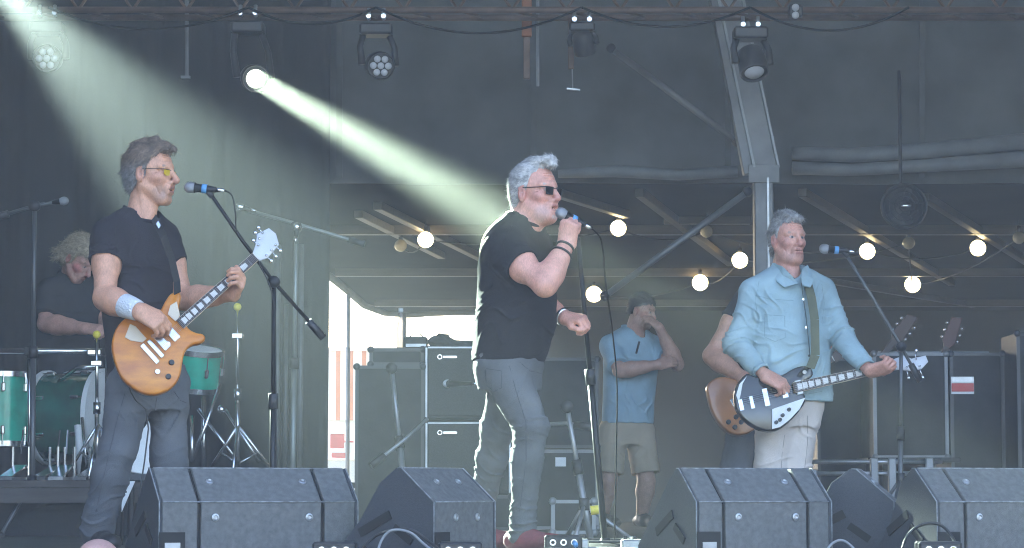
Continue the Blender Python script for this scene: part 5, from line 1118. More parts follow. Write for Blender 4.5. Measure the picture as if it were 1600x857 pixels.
def drum(name, label, c, axis, r, L, shell, nl=8, hoop_m=CHROME, ref=Z, hr=.012):
    c = np.asarray(c, float); axis = nz(axis); t = thing(name, label, 'drum', c - axis * L / 2, 'green drum kit'); o = c - axis * L / 2
    MB().lathe(o, axis, [(0, r), (L, r)], 40, ref).build('shell', shell, t, smooth=True)
    for e in (0, 1):
        hp = o + axis * (L * e); s_ = 1 if e else -1
        MB().lathe(hp - axis * .006 * s_, axis * s_, [(-.016, r + .004), (-.016, r + hr), (.016, r + hr), (.016, r + .003)], 40, ref).build('hoop', hoop_m, t, auto=40)
        MB().lathe(hp, axis * s_, [(.006, r), (.008, r * .97), (.006, r * .5), (.006, 0)], 40, ref).build('drum_head', HEADM, t, smooth=True)
    a, b, dd = frame(axis, ref)
    for k in range(nl):
        th = 2 * math.pi * (k + .5) / nl; w = math.cos(th) * a + math.sin(th) * b; tt = np.cross(axis, w)
        for e in (.2, .8) if L > .25 else (.5,):
            lg_ = MB().box(o + axis * L * e + w * (r + .012), (.024, .026, .055), tt, w, axis, bev=.006).build('lug', CHROME, t); MB().cyl(o + axis * L * e + w * (r + .016), o + axis * (L * (0 if e < .5 else 1)) + w * (r + .014), .004, n=6).build('tension_rod', CHROME, lg_)
    return t
ft_ = drum('floor_tom', 'bright green floor tom cut by the left edge', W(-6, 640, 4.2), (0, 0, 1), .195, .43, TEAL)
for k in range(3):
    a = 4.0 + k * 2.0; c0 = W(-6, 640, 4.2); e = np.array([c0[0] + math.cos(a) * .225, c0[1] + math.sin(a) * .225, 0]); MB().tube([[e[0], e[1], c0[2]], [e[0], e[1], .345], [e[0] + math.cos(a) * .02, e[1] + math.sin(a) * .02, .335]], .007, 8).build('leg', CHROME, ft_, smooth=True)
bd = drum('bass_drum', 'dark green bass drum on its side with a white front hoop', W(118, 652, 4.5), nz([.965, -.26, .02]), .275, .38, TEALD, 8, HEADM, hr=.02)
for s_ in (-1, 1): 
    c0 = W(140, 655, 4.4); MB().tube([c0 + [.0, s_ * .27, 0], c0 + [.05, s_ * .38, -.30]], [.010, .007], 8).build('spur', CHROME, bd, smooth=True)
MB().tube([W(121, 665, 4.05), W(124, 700, 4.02), W(123, 742, 4.0)], [.020, .024, .008], 10).build('spur', WHITEP, bd, smooth=True)
rt = drum('rack_tom', 'bright green rack tom beside the guitarist\'s hip', W(306, 577, 4.3), nz([.12, -.2, 1]), .15, .24, TEAL, 6)
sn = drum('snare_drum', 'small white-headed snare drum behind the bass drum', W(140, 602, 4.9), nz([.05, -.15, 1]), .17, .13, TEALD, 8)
tom_arm = MB().tube([W(86, 600, 4.4), W(100, 590, 4.3), W(120, 575, 4.2), W(160, 572, 4.2)], .013, 10).build('tom_arm', CHROME, bd, smooth=True)
rb = thing('drum_rack', 'chrome rack bar running across the drum kit at the left', 'drum rack', flo(46, 4.0, .32)); MB().cyl(W(-40, 549, 4.0), W(165, 549, 4.0), .017, n=12).build('cross_bar', CHROME, rb, smooth=True)
for px in (46, 168): MB().cyl(W(px, 545, 4.0), flo(px, 4.0, .32), .016, n=12).build('upright', CHROME, rb, smooth=True); boxo('clamp', BLACKM, rb, W(px, 549, 3.985), (.055, .06, .06), .008)
boxo('memory_clamp', CHROME, rb, W(148, 551, 3.98), (.085, .05, .035), .006)
CYM = mat('bronze_cymbal', (.52, .38, .16), .3, 1., var=.12, vscale=12)
def cymbal_stand(label, px, ytop, Y, foot_z=.32, ball_y=None, tilt=0., legs=.26):
    f = flo(px, Y, foot_z); top = W(px, ytop, Y); t = thing('cymbal_stand', label, 'cymbal stand', f, 'chrome drum hardware'); hub = f + [0, 0, .33]
    MB().cyl(f + [0, 0, .02], f * .5 + top * .5, .014, n=12).build('lower_tube', CHROME, t, smooth=True); MB().cyl(f * .5 + top * .5, top, .010, n=12).build('upper_tube', CHROME, t, smooth=True)
    MB().cyl(f * .5 + top * .5 - [0, 0, .04], f * .5 + top * .5 + [0, 0, .03], .022, n=12).build('collar', CHROME, t, smooth=True); MB().box(W(px, ytop + 45, Y), (.07, .03, .035), bev=.006).build('wing_clamp', CHROME, t)
    MB().ball(top, .024, 12, 8).build('felt_ball', YELLOW, t, smooth=True)
    for k in range(3):
        a = .5 + 2.094 * k; e = f + [math.cos(a) * legs, math.sin(a) * legs, .01]; lo = MB().tube([hub, e], .010, 8).build('leg', CHROME, t, smooth=True); MB().tube([f + [0, 0, .10], hub * .5 + e * .5], .006, 6).build('leg_brace', CHROME, lo, smooth=True); MB().ball(e, .016, 8, 6).build('rubber_foot', BLACKP, lo, smooth=True)
    return t
cymbal_stand('chrome stand topped by a yellow ball right of the orange guitar', 371, 480, 3.9)
cymbal_stand('chrome stand topped by a yellow ball at the drummer\'s hands', 151, 523, 3.8)
hh = thing('hi_hat_stand', 'chrome folding stand with crossed legs under the rack tom', 'hi-hat stand', flo(318, 4.1, .32), 'chrome drum hardware')
f = flo(318, 4.1, .32)
for a_, b_ in (((345, 600), (300, 722)), ((352, 640), (405, 722)), ((310, 640), (372, 722)), ((300, 650), (300, 720))): MB().tube([W(*a_, 4.1), W(*b_, 4.0)], .012, 8).build('leg', CHROME, hh, smooth=True)
MB().cyl(W(318, 620, 4.1), f, .014, n=10).build('post', CHROME, hh, smooth=True); MB().ball(W(346, 640, 4.08), .026, 10, 8).build('joint', CHROME, hh, smooth=True)
th_ = thing('drum_throne', 'round padded stool under the seated drummer', 'stool', flo(110, 5.4, .32)); c0 = W(108, 606, 5.35); MB().lathe(c0 - [0, 0, .10], Z, [(0, 0), (0, .17), (.02, .19), (.07, .19), (.10, .16), (.10, 0)], 24).build('cushion', BLACK_L, th_, auto=50); MB().cyl(flo(108, 5.35, .32), c0 - [0, 0, .1], .02, n=10).build('post', CHROME, th_, smooth=True)
for k in range(3): a = .3 + 2.094 * k; MB().tube([c0 - [0, 0, .25], flo(108, 5.35, .33) + [math.cos(a) * .25, math.sin(a) * .25, 0]], .012, 8).build('leg', CHROME, th_, smooth=True)
# chrome pedals and clutter at the foot of the kit
rng = random.Random(4)
for i, (px, Y) in enumerate(((20, 3.7), (75, 3.8), (95, 3.7), (140, 3.75))):
    c = flo(px, Y, .32); t = thing('drum_pedal', ('chrome foot pedal at the left edge of the riser', 'chrome foot pedal left of the bass drum', 'small chrome pedal before the bass drum', 'chrome foot pedal right of the bass drum spur')[i], 'pedal', c, 'drum pedals'); a = rng.uniform(-.4, .4); ex = np.array([math.cos(a), math.sin(a), 0]); ey = np.array([-math.sin(a), math.cos(a), 0])
    MB().box(c + [0, 0, .012], (.09, .26, .015), ex, ey).build('base_plate', STEEL, t); MB().box(c + [0, 0, .055], (.075, .24, .010), ex, nz(ey + [0, 0, .3]), nz(np.cross(ex, ey + [0, 0, .3]))).build('footboard', CHROME, t)
    for s_ in (-1, 1): MB().cyl(c + ex * .05 * s_ + ey * .1, c + ex * .05 * s_ + ey * .1 + [0, 0, .20], .010, n=8).build('post', CHROME, t)
    MB().tube([c + ey * .1 + [0, 0, .16], c + ey * .13 + [0, 0, .30]], .006, 6).build('beater_rod', CHROME, t)
# white board and tag behind the guitarist's legs
wbx = thing('white_board', 'white board leaning behind the left guitarist\'s legs', 'board', W(215, 738, 3.0)); nrm = nz([.3, -1, .25])
MB().prism([Wp(x, y, W(220, 700, 3.0), nrm) for x, y in ((192, 735), (203, 718), (214, 676), (226, 668), (234, 655), (250, 655), (262, 670), (256, 738), (222, 741))], nrm, .02, .004).build('panel', WHITEP, wbx)
MB().tube([Wp(x, y, W(220, 700, 2.98), nrm) for x, y in ((213, 678), (206, 704), (203, 736))], .006, 6).build('edge_trim', STEEL, wbx)
MB().tube([Wp(234, 655, W(220, 700, 3.0), nrm), Wp(233, 628, W(220, 700, 3.0), nrm)], .012, 8).build('handle', WHITEP, wbx); MB().prism([Wp(x, y, W(220, 740, 2.95), nrm) for x, y in ((188, 739), (262, 743), (262, 752), (190, 750))], nrm, .05).build('foot_rail', BLACKP, wbx); MB().cyl(W(205, 750, 3.0), W(205, 750, 3.0) * [1, 1, 0], .02, n=8).build('leg', BLACKM, wbx); MB().cyl(W(250, 750, 3.0), W(250, 750, 3.0) * [1, 1, 0], .02, n=8).build('leg', BLACKM, wbx)
tg = thing('set_list', 'narrow white printed card beside the first monitor', 'card', W(192, 800, 1.0)); MB().prism([W(190, 752, 1.05), W(211, 752, 1.05), W(190, 800, 1.0)], (0, -1, .1), .006).build('card', WHITEP, tg)
for k in range(3): MB().box(W(196 - k * .8, 760 + k * 9, 1.03), (.022 - k * .004, .003, .008)).build('text_line', BLACKP, tg)
MB().tube([W(191, 800, 1.02), W(191, 800, 1.05) * [1, 1, 0]], .008, 8).build('peg', BLACKM, tg)

# ------------------------------------------------------------------ floor monitors
WEDGE = mat('speckled_grey_paint', (.118, .122, .120), .62, var=.22, vscale=45, bump=.35, bscale=320); WEDGE_SHADE = mat('shaded_speckled_paint', (.042, .047, .055), .7, var=.15, vscale=120, bump=.35, bscale=320); HOLE = mat('black_recess', (.008, .008, .009), .8)
EDGE_LIGHT = mat('edge_highlight_paint', (.20, .21, .22), .6, var=.5, vscale=40)
def wedge(label, corner, yaw, w=.72, hc=.215, ht=.345, s=1.0, dep=.52, handle=True, side_m=None, groove=True):
    """corner: left end of the crease seen from the hall; local x along the rear face"""
    ex = np.array([math.cos(yaw), math.sin(yaw), 0]); ey = np.array([-math.sin(yaw), math.cos(yaw), 0]); o = np.asarray(corner, float) * [1, 1, 0]
    t = thing('floor_monitor', label, 'floor monitor', o + ex * w / 2, 'floor monitors along the stage front')
    prof = [(0, .0), (0, hc), (.15, ht), (.175, ht), (.25, ht * .84), (dep * .78, ht * .42), (dep * .95, ht * .18), (dep, .04), (dep, 0)]
    L = lambda x, y, z: o + ex * x + ey * y + Z * z
    def blk(name, x0, x1, m, sh=0.):
        pp = [L(x0, sh + y * (1 - 2 * sh / dep), max(z - sh, 0)) for y, z in prof]; return MB().prism(pp, -ex, x1 - x0, .004).build(name, m, t)
    g1, g2, gw = .085 * w / .72 * 1.6, w - .085 * w / .72 * 1.6, .014
    m2 = side_m or WEDGE
    blk('end_block', 0, .012, WEDGE_SHADE)  # end panels darker: shade on the cabinet sides put into the paint
    blk('end_block', w - .012, w, WEDGE_SHADE)
    if groove:
        blk('cabinet_section', .0125, g1, WEDGE); blk('cabinet_section', g1 + gw, g2, WEDGE); blk('cabinet_section', g2 + gw, w - .0125, WEDGE); blk('inner_frame', g1 - .001, g2 + gw + .001, HOLE, .012)
    else: blk('cabinet_section', .0125, w - .0125, WEDGE)
    sl = nz(-ey * (ht - hc) + Z * .15)
    MB().tube([L(.014, -.0005, hc), L(w - .014, -.0005, hc)], .0032, 6).build('worn_edge_highlight', EDGE_LIGHT, t, smooth=True); MB().tube([L(.014, .15, ht + .0005), L(w - .014, .15, ht + .0005)], .003, 6).build('worn_edge_highlight', EDGE_LIGHT, t, smooth=True)  # paler strips: crease highlight put into the colour of the worn edges
    for x in (.0, w): MB().tube([L(x, -.0005, .01), L(x, 0, hc), L(x, .15, ht), L(x, .17, ht)], .0028, 6).build('worn_edge_highlight', EDGE_LIGHT, t, smooth=True)
    for x in (g1 + .07, g2 - .05):
        MB().lathe(L(x, 0, hc * .72), -ey, [(-.002, .016), (.004, .015), (.006, .009), (.003, .006), (.003, 0)], 14).build('screw_cup', STEEL, t, auto=40)
        MB().lathe(L(x, .088, hc + (ht - hc) * .59), sl, [(-.004, .016), (.004, .015), (.006, .009), (.003, .006), (.003, 0)], 14).build('screw_cup', STEEL, t, auto=40)
    if handle:
        MB().box(L(-.003, .27, .13), (.008, .16, .035), ex, nz(ey + Z * -.5), nz(np.cross(ex, nz(ey + Z * -.5)))).build('side_slot', HOLE, t); MB().box(L(-.003, .14, .09), (.008, .10, .03), ex, nz(ey + Z * .7), nz(np.cross(ex, nz(ey + Z * .7)))).build('side_slot', HOLE, t)
        MB().box(L(.05, -.003, .05), (.10, .012, .10), ex, ey).build('cable_recess', HOLE, t); boxo('socket_plate', STEEL, t, L(.05, -.011, .035), (.06, .008, .05), ex=ex, ey=ey)
    return t
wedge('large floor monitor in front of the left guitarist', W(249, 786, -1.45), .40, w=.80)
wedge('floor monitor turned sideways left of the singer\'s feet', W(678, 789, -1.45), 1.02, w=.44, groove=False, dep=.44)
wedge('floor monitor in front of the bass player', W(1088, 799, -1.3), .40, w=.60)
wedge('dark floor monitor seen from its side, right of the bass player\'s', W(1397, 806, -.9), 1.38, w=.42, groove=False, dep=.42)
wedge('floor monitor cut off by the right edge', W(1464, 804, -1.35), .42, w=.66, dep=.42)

# ------------------------------------------------------------------ amplifiers and cases
TOLEX = mat('black_tolex', (.013, .013, .014), .7, var=.2, vscale=60, bump=.4, bscale=200); CLOTH = mat('grille_cloth', (.034, .036, .036), .85, var=.3, vscale=160, bump=.3, bscale=260); CASEM = mat('case_laminate', (.016, .017, .019), .55, var=.4, vscale=9, bump=.1, spec=.2)
def cabinet(label, x0, y0, x1, y1, Y, dep=.36, logo=True):
    a, b = W(x0, y0, Y), W(x1, y1, Y); c = (a + b) / 2 + [0, dep / 2, 0]; w, h_ = b[0] - a[0], a[2] - b[2]; t = thing('speaker_cabinet', label, 'speaker', c - [0, 0, h_ / 2], 'amplifier stack')
    boxo('box', TOLEX, t, c, (w, dep, h_), .012); boxo('grille', CLOTH, t, (c[0], Y - .004, c[2]), (w - .05, .016, h_ - .05), .004)
    for s_ in (-1, 1): MB().box((c[0] + s_ * (w / 2 - .014), Y - .006, c[2]), (.012, .012, h_ - .03)).build('piping', STEEL, t)
    MB().box((c[0], Y - .006, c[2] + h_ / 2 - .014), (w - .05, .012, .010)).build('piping', STEEL, t)
    if logo:
        p = np.array([a[0] + .10, Y - .014, a[2] - .075]); MB().lathe(p, (0, -1, 0), [(0, .016), (.004, .016), (.004, .011), (0, .011)], 16).build('badge', CHROME, t); MB().box(p + [.065, -.002, .0], (.085, .004, .014)).build('badge', CHROME, t)
    return t
cabinet('upper black speaker cabinet with a small badge behind the singer', 663, 540, 800, 656, 5.0); cabinet('lower black speaker cabinet with a small badge behind the singer', 663, 658, 800, 774, 5.0)
def case(label, x0, y0, x1, y1, Y, dep=.5, name='flight_case', edge=ALUD, m=CASEM, to_floor=False, latches=True):
    a, b = W(x0, y0, Y), W(x1, y1, Y)
    if to_floor: b[2] = 0.012
    c = (a + b) / 2 + [0, dep / 2, 0]; c[1] = Y + dep / 2; w, h_ = b[0] - a[0], a[2] - b[2]; t = thing(name, label, 'case', c - [0, 0, h_ / 2], 'black equipment cases'); boxo('box', m, t, c, (w, dep, h_), .006)
    for s_ in (-1, 1):
        MB().box((c[0] + s_ * (w / 2 - .008), Y - .004, c[2]), (.022, .014, h_ + .004)).build('edge_trim', edge, t); MB().box((c[0], Y - .0045, c[2] + s_ * (h_ / 2 - .008)), (w - .03, .012, .020)).build('edge_trim', edge, t)
        for q in (-1, 1): MB().ball((c[0] + s_ * (w / 2 - .006), Y, c[2] + q * (h_ / 2 - .006)), .024, 8, 6).build('corner_cap', edge, t, smooth=True)
    if latches:
        for s_ in (-.5, .5): boxo('latch', STEEL, t, (c[0] + s_ * w * .55, Y - .010, c[2] + h_ * .12), (.07, .014, .08), .004)
    return t
DARKE = mat('dark_edge', (.06, .062, .065), .5, .4)
case('tall black case left of the speaker cabinets', 556, 572, 662, 800, 5.0, .5, edge=DARKE, to_floor=True, latches=False); case('black case lid standing above the tall case', 578, 545, 662, 571, 5.05, .4, edge=DARKE, latches=False)
case('low black case under the speaker cabinets', 663, 775, 800, 815, 5.0, .4, edge=DARKE, to_floor=True, latches=False)
bt_ = thing('bottle', 'tall clear bottle standing on the case lid in front of the bright gap', 'bottle', W(626, 545, 5.2)); MB().lathe(W(626, 545, 5.2), Z, [(0, 0), (0, .026), (.15, .026), (.20, .014), (.245, .012), (.245, 0)], 16).build('glass', mat('tinted_glass', (.35, .30, .28), .15, alpha=.75), bt_, smooth=True); MB().cyl(W(626, 545, 5.2) + [0, 0, .235], W(626, 545, 5.2) + [0, 0, .262], .016, n=12).build('cap', WHITEP, bt_, smooth=True)
ah = thing('amplifier_head', 'small amplifier head on top of the speaker cabinets', 'amplifier', W(650, 545, 5.2)); boxo('box', TOLEX, ah, W(650, 536, 5.2), (.15, .2, .07), .008); boxo('control_panel', STEEL, ah, W(650, 540, 5.09), (.13, .01, .02)); MB().tube([W(640, 527, 5.2), W(645, 522, 5.2), W(656, 522, 5.2), W(661, 527, 5.2)], .006, 6).build('handle', BLACKP, ah)
bg = thing('bag', 'dark crumpled bag on top of the upper speaker cabinet', 'bag', W(690, 540, 5.2)); S = SDF(*bnds([W(665, 520, 5.1), W(745, 545, 5.4)], .06), .008); S.ell(W(690, 534, 5.2), (.09, .09, .045)); S.ell(W(712, 538, 5.2), (.08, .08, .03)); S.ell(W(735, 540, 5.2), (.06, .08, .025)); S.folds([(W(700, 535, 5.2), (1, 0, .4), .05, .012, .15)], .004, 3); S.build('sack', DARK_S, bg); MB().tube([W(678, 530, 5.15), W(686, 522, 5.15), W(700, 524, 5.15), W(705, 534, 5.15)], .008, 6).build('strap', DKSTRAP, bg, smooth=True)
# dark gear behind the singer
case('black case with a white label behind the singer\'s knee', 830, 560, 935, 700, 5.6, .5, edge=DARKE, latches=False); case('long black case with silver edges on the floor behind the singer', 822, 704, 935, 800, 5.5, .5, edge=ALUD, to_floor=True, latches=False)
lb = setp(MB().box(W(876, 722, 5.47), (.07, .006, .06)).build('paper_label', WHITEP), 'white paper label stuck on the silver-edged case', 'label')
case('grey-edged rack unit on the floor right of the singer', 862, 782, 930, 810, 3.6, .4, edge=ALU, to_floor=True, latches=False)
# right-hand racks
case('big black flight case with a red and white sticker behind the bass', 1364, 552, 1482, 716, 5.2, .6, edge=ALUD, latches=False); case('black flight case at the right with a red and white sticker', 1484, 552, 1572, 800, 5.2, .6, edge=DARKE, to_floor=True, latches=False)
st_ = thing('sticker', 'red and white rectangular sticker on the black flight case', 'sticker', W(1503, 617, 5.18)); a, b = W(1486, 589, 5.185), W(1522, 616, 5.185)
MB().box(((a[0] + b[0]) / 2, 5.185, (a[2] + b[2]) / 2), (b[0] - a[0], .004, a[2] - b[2])).build('backing', WHITEP, st_); MB().box(((a[0] + b[0]) / 2, 5.181, a[2] - (a[2] - b[2]) * .62), (b[0] - a[0] - .004, .004, (a[2] - b[2]) * .48)).build('red_band', RED, st_); MB().box(((a[0] + b[0]) / 2, 5.181, a[2] - (a[2] - b[2]) * .18), (b[0] - a[0] - .004, .004, (a[2] - b[2]) * .30)).build('grey_band', STEEL, st_)
tr = thing('equipment_trolley', 'silver equipment trolley frame under the big flight case', 'trolley', flo(1420, 5.2)); 
for y in (722, 740): MB().cyl(W(1268, y, 5.15), W(1472, y, 5.15), .016, n=10).build('rail', STEEL, tr, smooth=True)
for x in (1366, 1394, 1452): boxo('upright', ALU, tr, (W(x, 745, 5.12)[0], 5.12, (W(x, 716, 5.12)[2] + .06) / 2 + .0), (.05, .05, W(x, 716, 5.12)[2] - .06), .006)
for x in (1366, 1394, 1452, 1272): MB().lathe((W(x, 745, 5.12)[0] - .02, 5.12, .045), (1, 0, 0), [(0, 0), (0, .045), (.04, .045), (.04, 0)], 16).build('wheel', BLACKP, tr, auto=40)
boxo('upright', ALU, tr, (W(1272, 745, 5.12)[0], 5.12, .22), (.04, .04, .36), .006); boxo('platform', BLACKM, tr, (W(1420, 718, 5.4)[0], 5.45, W(1420, 719, 5.2)[2]), (.60, .56, .03), .004)
case('low black amplifier case between the bass player and the trolley', 1276, 560, 1356, 712, 5.9, .4, edge=DARKE, to_floor=True, latches=False)
case('dark rack of equipment at the far right', 1588, 520, 1680, 800, 4.8, .5, edge=DARKE, to_floor=True)
# spare guitars in a rack at the right
gr = thing('guitar_rack', 'low tubular guitar rack behind the microphone at the right', 'rack', flo(1450, 6.3)); MB().cyl(W(1372, 553, 6.3), W(1545, 553, 6.3), .02, n=10).build('top_rail', ALU, gr, smooth=True)
for x in (1376, 1540): MB().cyl(W(x, 553, 6.3), flo(x, 6.3), .016, n=10).build('upright', ALU, gr, smooth=True)
MB().cyl(W(1376, 800, 6.3), W(1540, 800, 6.3), .016, n=10).build('bottom_rail', ALU, gr, smooth=True)
for i, (x, y, ang, m_) in enumerate(((1412, 514, .9, mat('walnut_lacquer', (.07, .03, .016), .5)), (1488, 520, 1.2, mat('cherry_lacquer', (.09, .028, .018), .5)))):
    t = thing('spare_guitar', ('tan headstock of a spare guitar above the rack rail', 'cherry headstock of a spare guitar above the rack rail')[i], 'guitar', W(x, 690, 6.25)); c = W(x, y, 6.25); d = np.array([math.cos(ang), 0, math.sin(ang)]); q = np.array([-d[2], 0, d[0]])
    MB().prism([c + d * .10 + q * .04, c + d * .12 - q * .03, c - d * .07 - q * .045, c - d * .11 - q * .02, c - d * .11 + q * .02, c - d * .07 + q * .045], (0, -1, 0), .016, .003).build('headstock', m_, t)
    MB().prism([c - d * .1 + q * .022, c - d * .1 - q * .022, c - d * .62 - q * .028, c - d * .62 + q * .028], (0, -1, 0), .024, .004).build('neck', ROSEW, t)
    for k in range(6): p = c + d * (-.05 + .05 * (k % 3)) + q * (.055 if k < 3 else -.055); MB().ball(p, .012, 8, 6).build('tuning_peg', CHROME, t, smooth=True)
    bc = c - d * .82; MB().prism([bc + (d * math.cos(u) * .22 + q * math.sin(u) * (.17 - .035 * math.cos(2 * u + .4))) for u in np.linspace(0, 6.283, 25)[:-1]], (0, -1, 0), .045, .008).build('body', m_, t)
# round fan on the right
fn_ = thing('wall_fan', 'round black caged fan hanging at the upper right', 'fan', W(1411, 324, 8.5)); c = W(1411, 324, 8.5)
for k, r in enumerate((.175, .15, .115, .08, .045)): MB().tube([c + [r * math.cos(a), -.05 - (.175 - r) * .25, r * math.sin(a)] for a in np.linspace(0, 6.283, 33)[:-1]], .005 if k else .012, 6, closed=True).build('cage_ring', BLACKM, fn_, smooth=True)
MB().lathe(c + [0, .10, 0], (0, -1, 0), [(0, 0), (0, .07), (.07, .07), (.10, .17), (.15, .178), (.15, .165), (.11, .158), (.085, .05), (.085, 0)], 32).build('housing', mat('matt_black', (.012, .012, .013), .7), fn_, smooth=True)
for k in range(5): a = k * 1.2566; MB().box(c + [.085 * math.cos(a), -.03, .085 * math.sin(a)], (.13, .006, .06), (math.cos(a), 0, math.sin(a)), nz([-math.sin(a) * .5, 1, math.cos(a) * .5]), nz(np.cross([math.cos(a), 0, math.sin(a)], nz([-math.sin(a) * .5, 1, math.cos(a) * .5])))).build('blade', BLACKP, fn_)
MB().ball(c + [.01, -.09, 0], .035, 12, 8, (1.3, .5, .6)).build('hub', CHROME, fn_, smooth=True); MB().cyl(c + [0, .1, .1], c + [0, .1, 1.1], .015, n=8).build('hanger', BLACKM, fn_)

# ------------------------------------------------------------------ lighting rig
RUST = mat('brown_painted_steel', (.16, .10, .075), .6, .3, var=.3, vscale=6)
trs = thing('lighting_truss', 'brown steel lighting truss running along the top', 'truss', W(900, 10, 7.2)); zt = float(W(900, 16, 7.2)[2])
for dy, dz in ((0, 0), (.3, 0), (0, .3), (.3, .3)): MB().cyl((-5.2, 7.2 + dy, zt + dz), (5.2, 7.2 + dy, zt + dz), .025, n=10).build('chord', RUST, trs, smooth=True)
for k in range(26):
    x = -5.2 + k * .4; MB().cyl((x, 7.2, zt), (x + .2, 7.2, zt + .3), .012, n=6).build('web', RUST, trs); MB().cyl((x + .2, 7.2, zt + .3), (x + .4, 7.2, zt), .012, n=6).build('web', RUST, trs); MB().cyl((x, 7.2, zt), (x + .2, 7.5, zt), .012, n=6).build('web', RUST, trs)
LEDW = mat('led_lens', (.62, .63, .68), .15, coat=.5); BEAM_L = mat('burning_lens', (1, 1, .9), .3, emit=(.93, 1.0, .84, 4.))
def moving_head(label, px, py_clamp, py_base, hx, hy, aim, Y=7.2, s=1.0, style='led', lensr=.085):
    top = W(px, py_clamp, Y); t = thing('moving_head_light', label, 'stage light', top, 'moving head lights on the truss'); b = W(px, py_base, Y); hc = W(hx, hy, Y - .02); aim = nz(aim)
    for s_ in (-1, 1): o_ = MB().tube([top + [s_ * .055, 0, -.02], top + [s_ * .055, -.03, .02], top + [s_ * .055, -.02, .06]], .014, 8).build('clamp', STEEL, t, smooth=True); MB().cyl(top + [s_ * .055, -.05, 0], top + [s_ * .055, -.02, 0], .018, n=8).build('wing_bolt', CHROME, o_)
    boxo('base', BLACKP, t, b, (.24 * s, .2, .085 * s), .015); ax = nz(np.cross(aim, (0, 0, 1))); 
    if abs(ax[0]) < .3: ax = np.array([1.0, 0, 0])
    if ax[0] < 0: ax = -ax
    for s_ in (-1, 1):
        e = hc + ax * .125 * s * s_; st0 = b + ax * .10 * s * s_ - [0, 0, .04]; MB().tube([st0, st0 * .6 + e * .4 + ax * .02 * s_, e], [.026 * s, .024 * s, .03 * s], 10).build('yoke_arm', BLACKP, t, smooth=True)
    MB().lathe(hc - aim * .13 * s, aim, [(0, 0), (.0, .06 * s), (.03 * s, .09 * s), (.12 * s, .102 * s), (.21 * s, .105 * s), (.22 * s, .098 * s), (.205 * s, .092 * s), (.205 * s, 0)], 24).build('head', BLACKP, t, auto=50)
    fc = hc + aim * .078 * s; a_, b_, _ = frame(aim)
    if style == 'led':
        for k in range(7):
            r = 0 if k == 0 else .056 * s; an = k * 1.047; MB().lathe(fc + r * (math.cos(an) * a_ + math.sin(an) * b_), aim, [(0, .026 * s), (.008, .024 * s), (.014, .012 * s), (.015, 0)], 12).build('lens', LEDW, t, smooth=True)
    elif style == 'lit': MB().lathe(fc, aim, [(0, lensr), (.004, lensr * .9), (.006, 0)], 24).build('lens', BEAM_L, t, smooth=True)
    else: MB().lathe(fc, aim, [(0, .07 * s), (.02, .05 * s), (.026, 0)], 20).build('lens', LEDW, t, smooth=True)
    return hc, fc
moving_head('moving head light with a round LED face at the upper left', 75, 22, 45, 76, 92, (.0, -1, -.15))
hcA, fcA = moving_head('lit moving head throwing the white beam towards the singer', 388, 22, 45, 397, 122, W(772, 335, .35) - W(405, 128, 7.1), style='lit', lensr=.066)
moving_head('moving head light with an LED face left of the singer\'s head', 588, 27, 48, 592, 102, (.25, -1, -.25))
moving_head('moving head light above the brace in the middle', 909, 32, 45, 912, 70, (.2, .5, -1), s=.8, style='x')
moving_head('large moving head light hanging before the roof leg', 1172, 40, 54, 1176, 100, (.12, -.55, -1), s=1.05, style='x')
hp = thing('hanging_post', 'orange-brown steel post hanging from the top, right of centre', 'post', W(830, 135, 7.6)); p0, p1 = W(823, -30, 7.6), W(823, 58, 7.6); boxo('sleeve', mat('orange_brown_paint', (.36, .13, .05), .6, var=.3, vscale=6), hp, (p0 + p1) / 2, (.075, .06, p0[2] - p1[2]), .006); MB().cyl(W(840, -30, 7.62), W(840, 135, 7.62), .013, n=8).build('chain_tube', ALU, hp); p2 = W(823, 125, 7.6); boxo('lower_bracket', RUST, hp, (p1 + p2) / 2, (.05, .05, p1[2] - p2[2] - .01), .004)
h2 = thing('hanging_post', 'thin grey drop pipe hanging at the upper left', 'post', W(292, 121, 7.6)); MB().cyl(W(292, -30, 7.6), W(292, 120, 7.6), .016, n=8).build('tube', ALUD, h2); MB().box(W(290, 121, 7.6), (.07, .03, .02)).build('foot_plate', ALUD, h2)
h3 = thing('hanging_post', 'short brown bracket hanging beside the middle moving head', 'post', W(892, 108, 7.5)); boxo('arm', RUST, h3, (W(892, 20, 7.5) + W(892, 108, 7.5)) / 2, (.045, .04, W(892, 20, 7.5)[2] - W(892, 108, 7.5)[2]), .004); MB().box(W(896, 140, 7.5), (.10, .03, .012), nz([1, 0, -.1])).build('tie_bar', STEEL, h3); MB().cyl(W(894, 108, 7.5), W(895, 140, 7.5), .005, n=6).build('wire', STEEL, h3)
fx = thing('lighting_fixture', 'small twin-lamp fixture on the truss right of the moving heads', 'stage light', W(1243, 20, 7.15)); boxo('housing', BLACKP, fx, W(1243, 18, 7.15), (.10, .08, .09), .01)
for s_ in (-1, 1): MB().lathe(W(1243, 18 + s_ * 6, 7.10), (0, -1, -.2), [(0, .028), (.01, .024), (.012, 0)], 12).build('lens', LEDW, fx, smooth=True)

for i, (xa, xb, sag) in enumerate(((75, 388, 34), (388, 588, 26), (588, 909, 40), (909, 1172, 30), (1172, 1420, 36))):
    pts_ = [W(xa + (xb - xa) * u, 12 + sag * 4 * u * (1 - u), 7.12) for u in np.linspace(0, 1, 7)]
    cable(('slack power cable between the two leftmost moving heads', 'slack power cable left of the LED moving head', 'slack power cable above the singer', 'slack power cable left of the roof leg', 'slack power cable right of the roof leg')[i], pts_, .009, MATS['matt_rubber'], group='cables slung under the lighting truss')
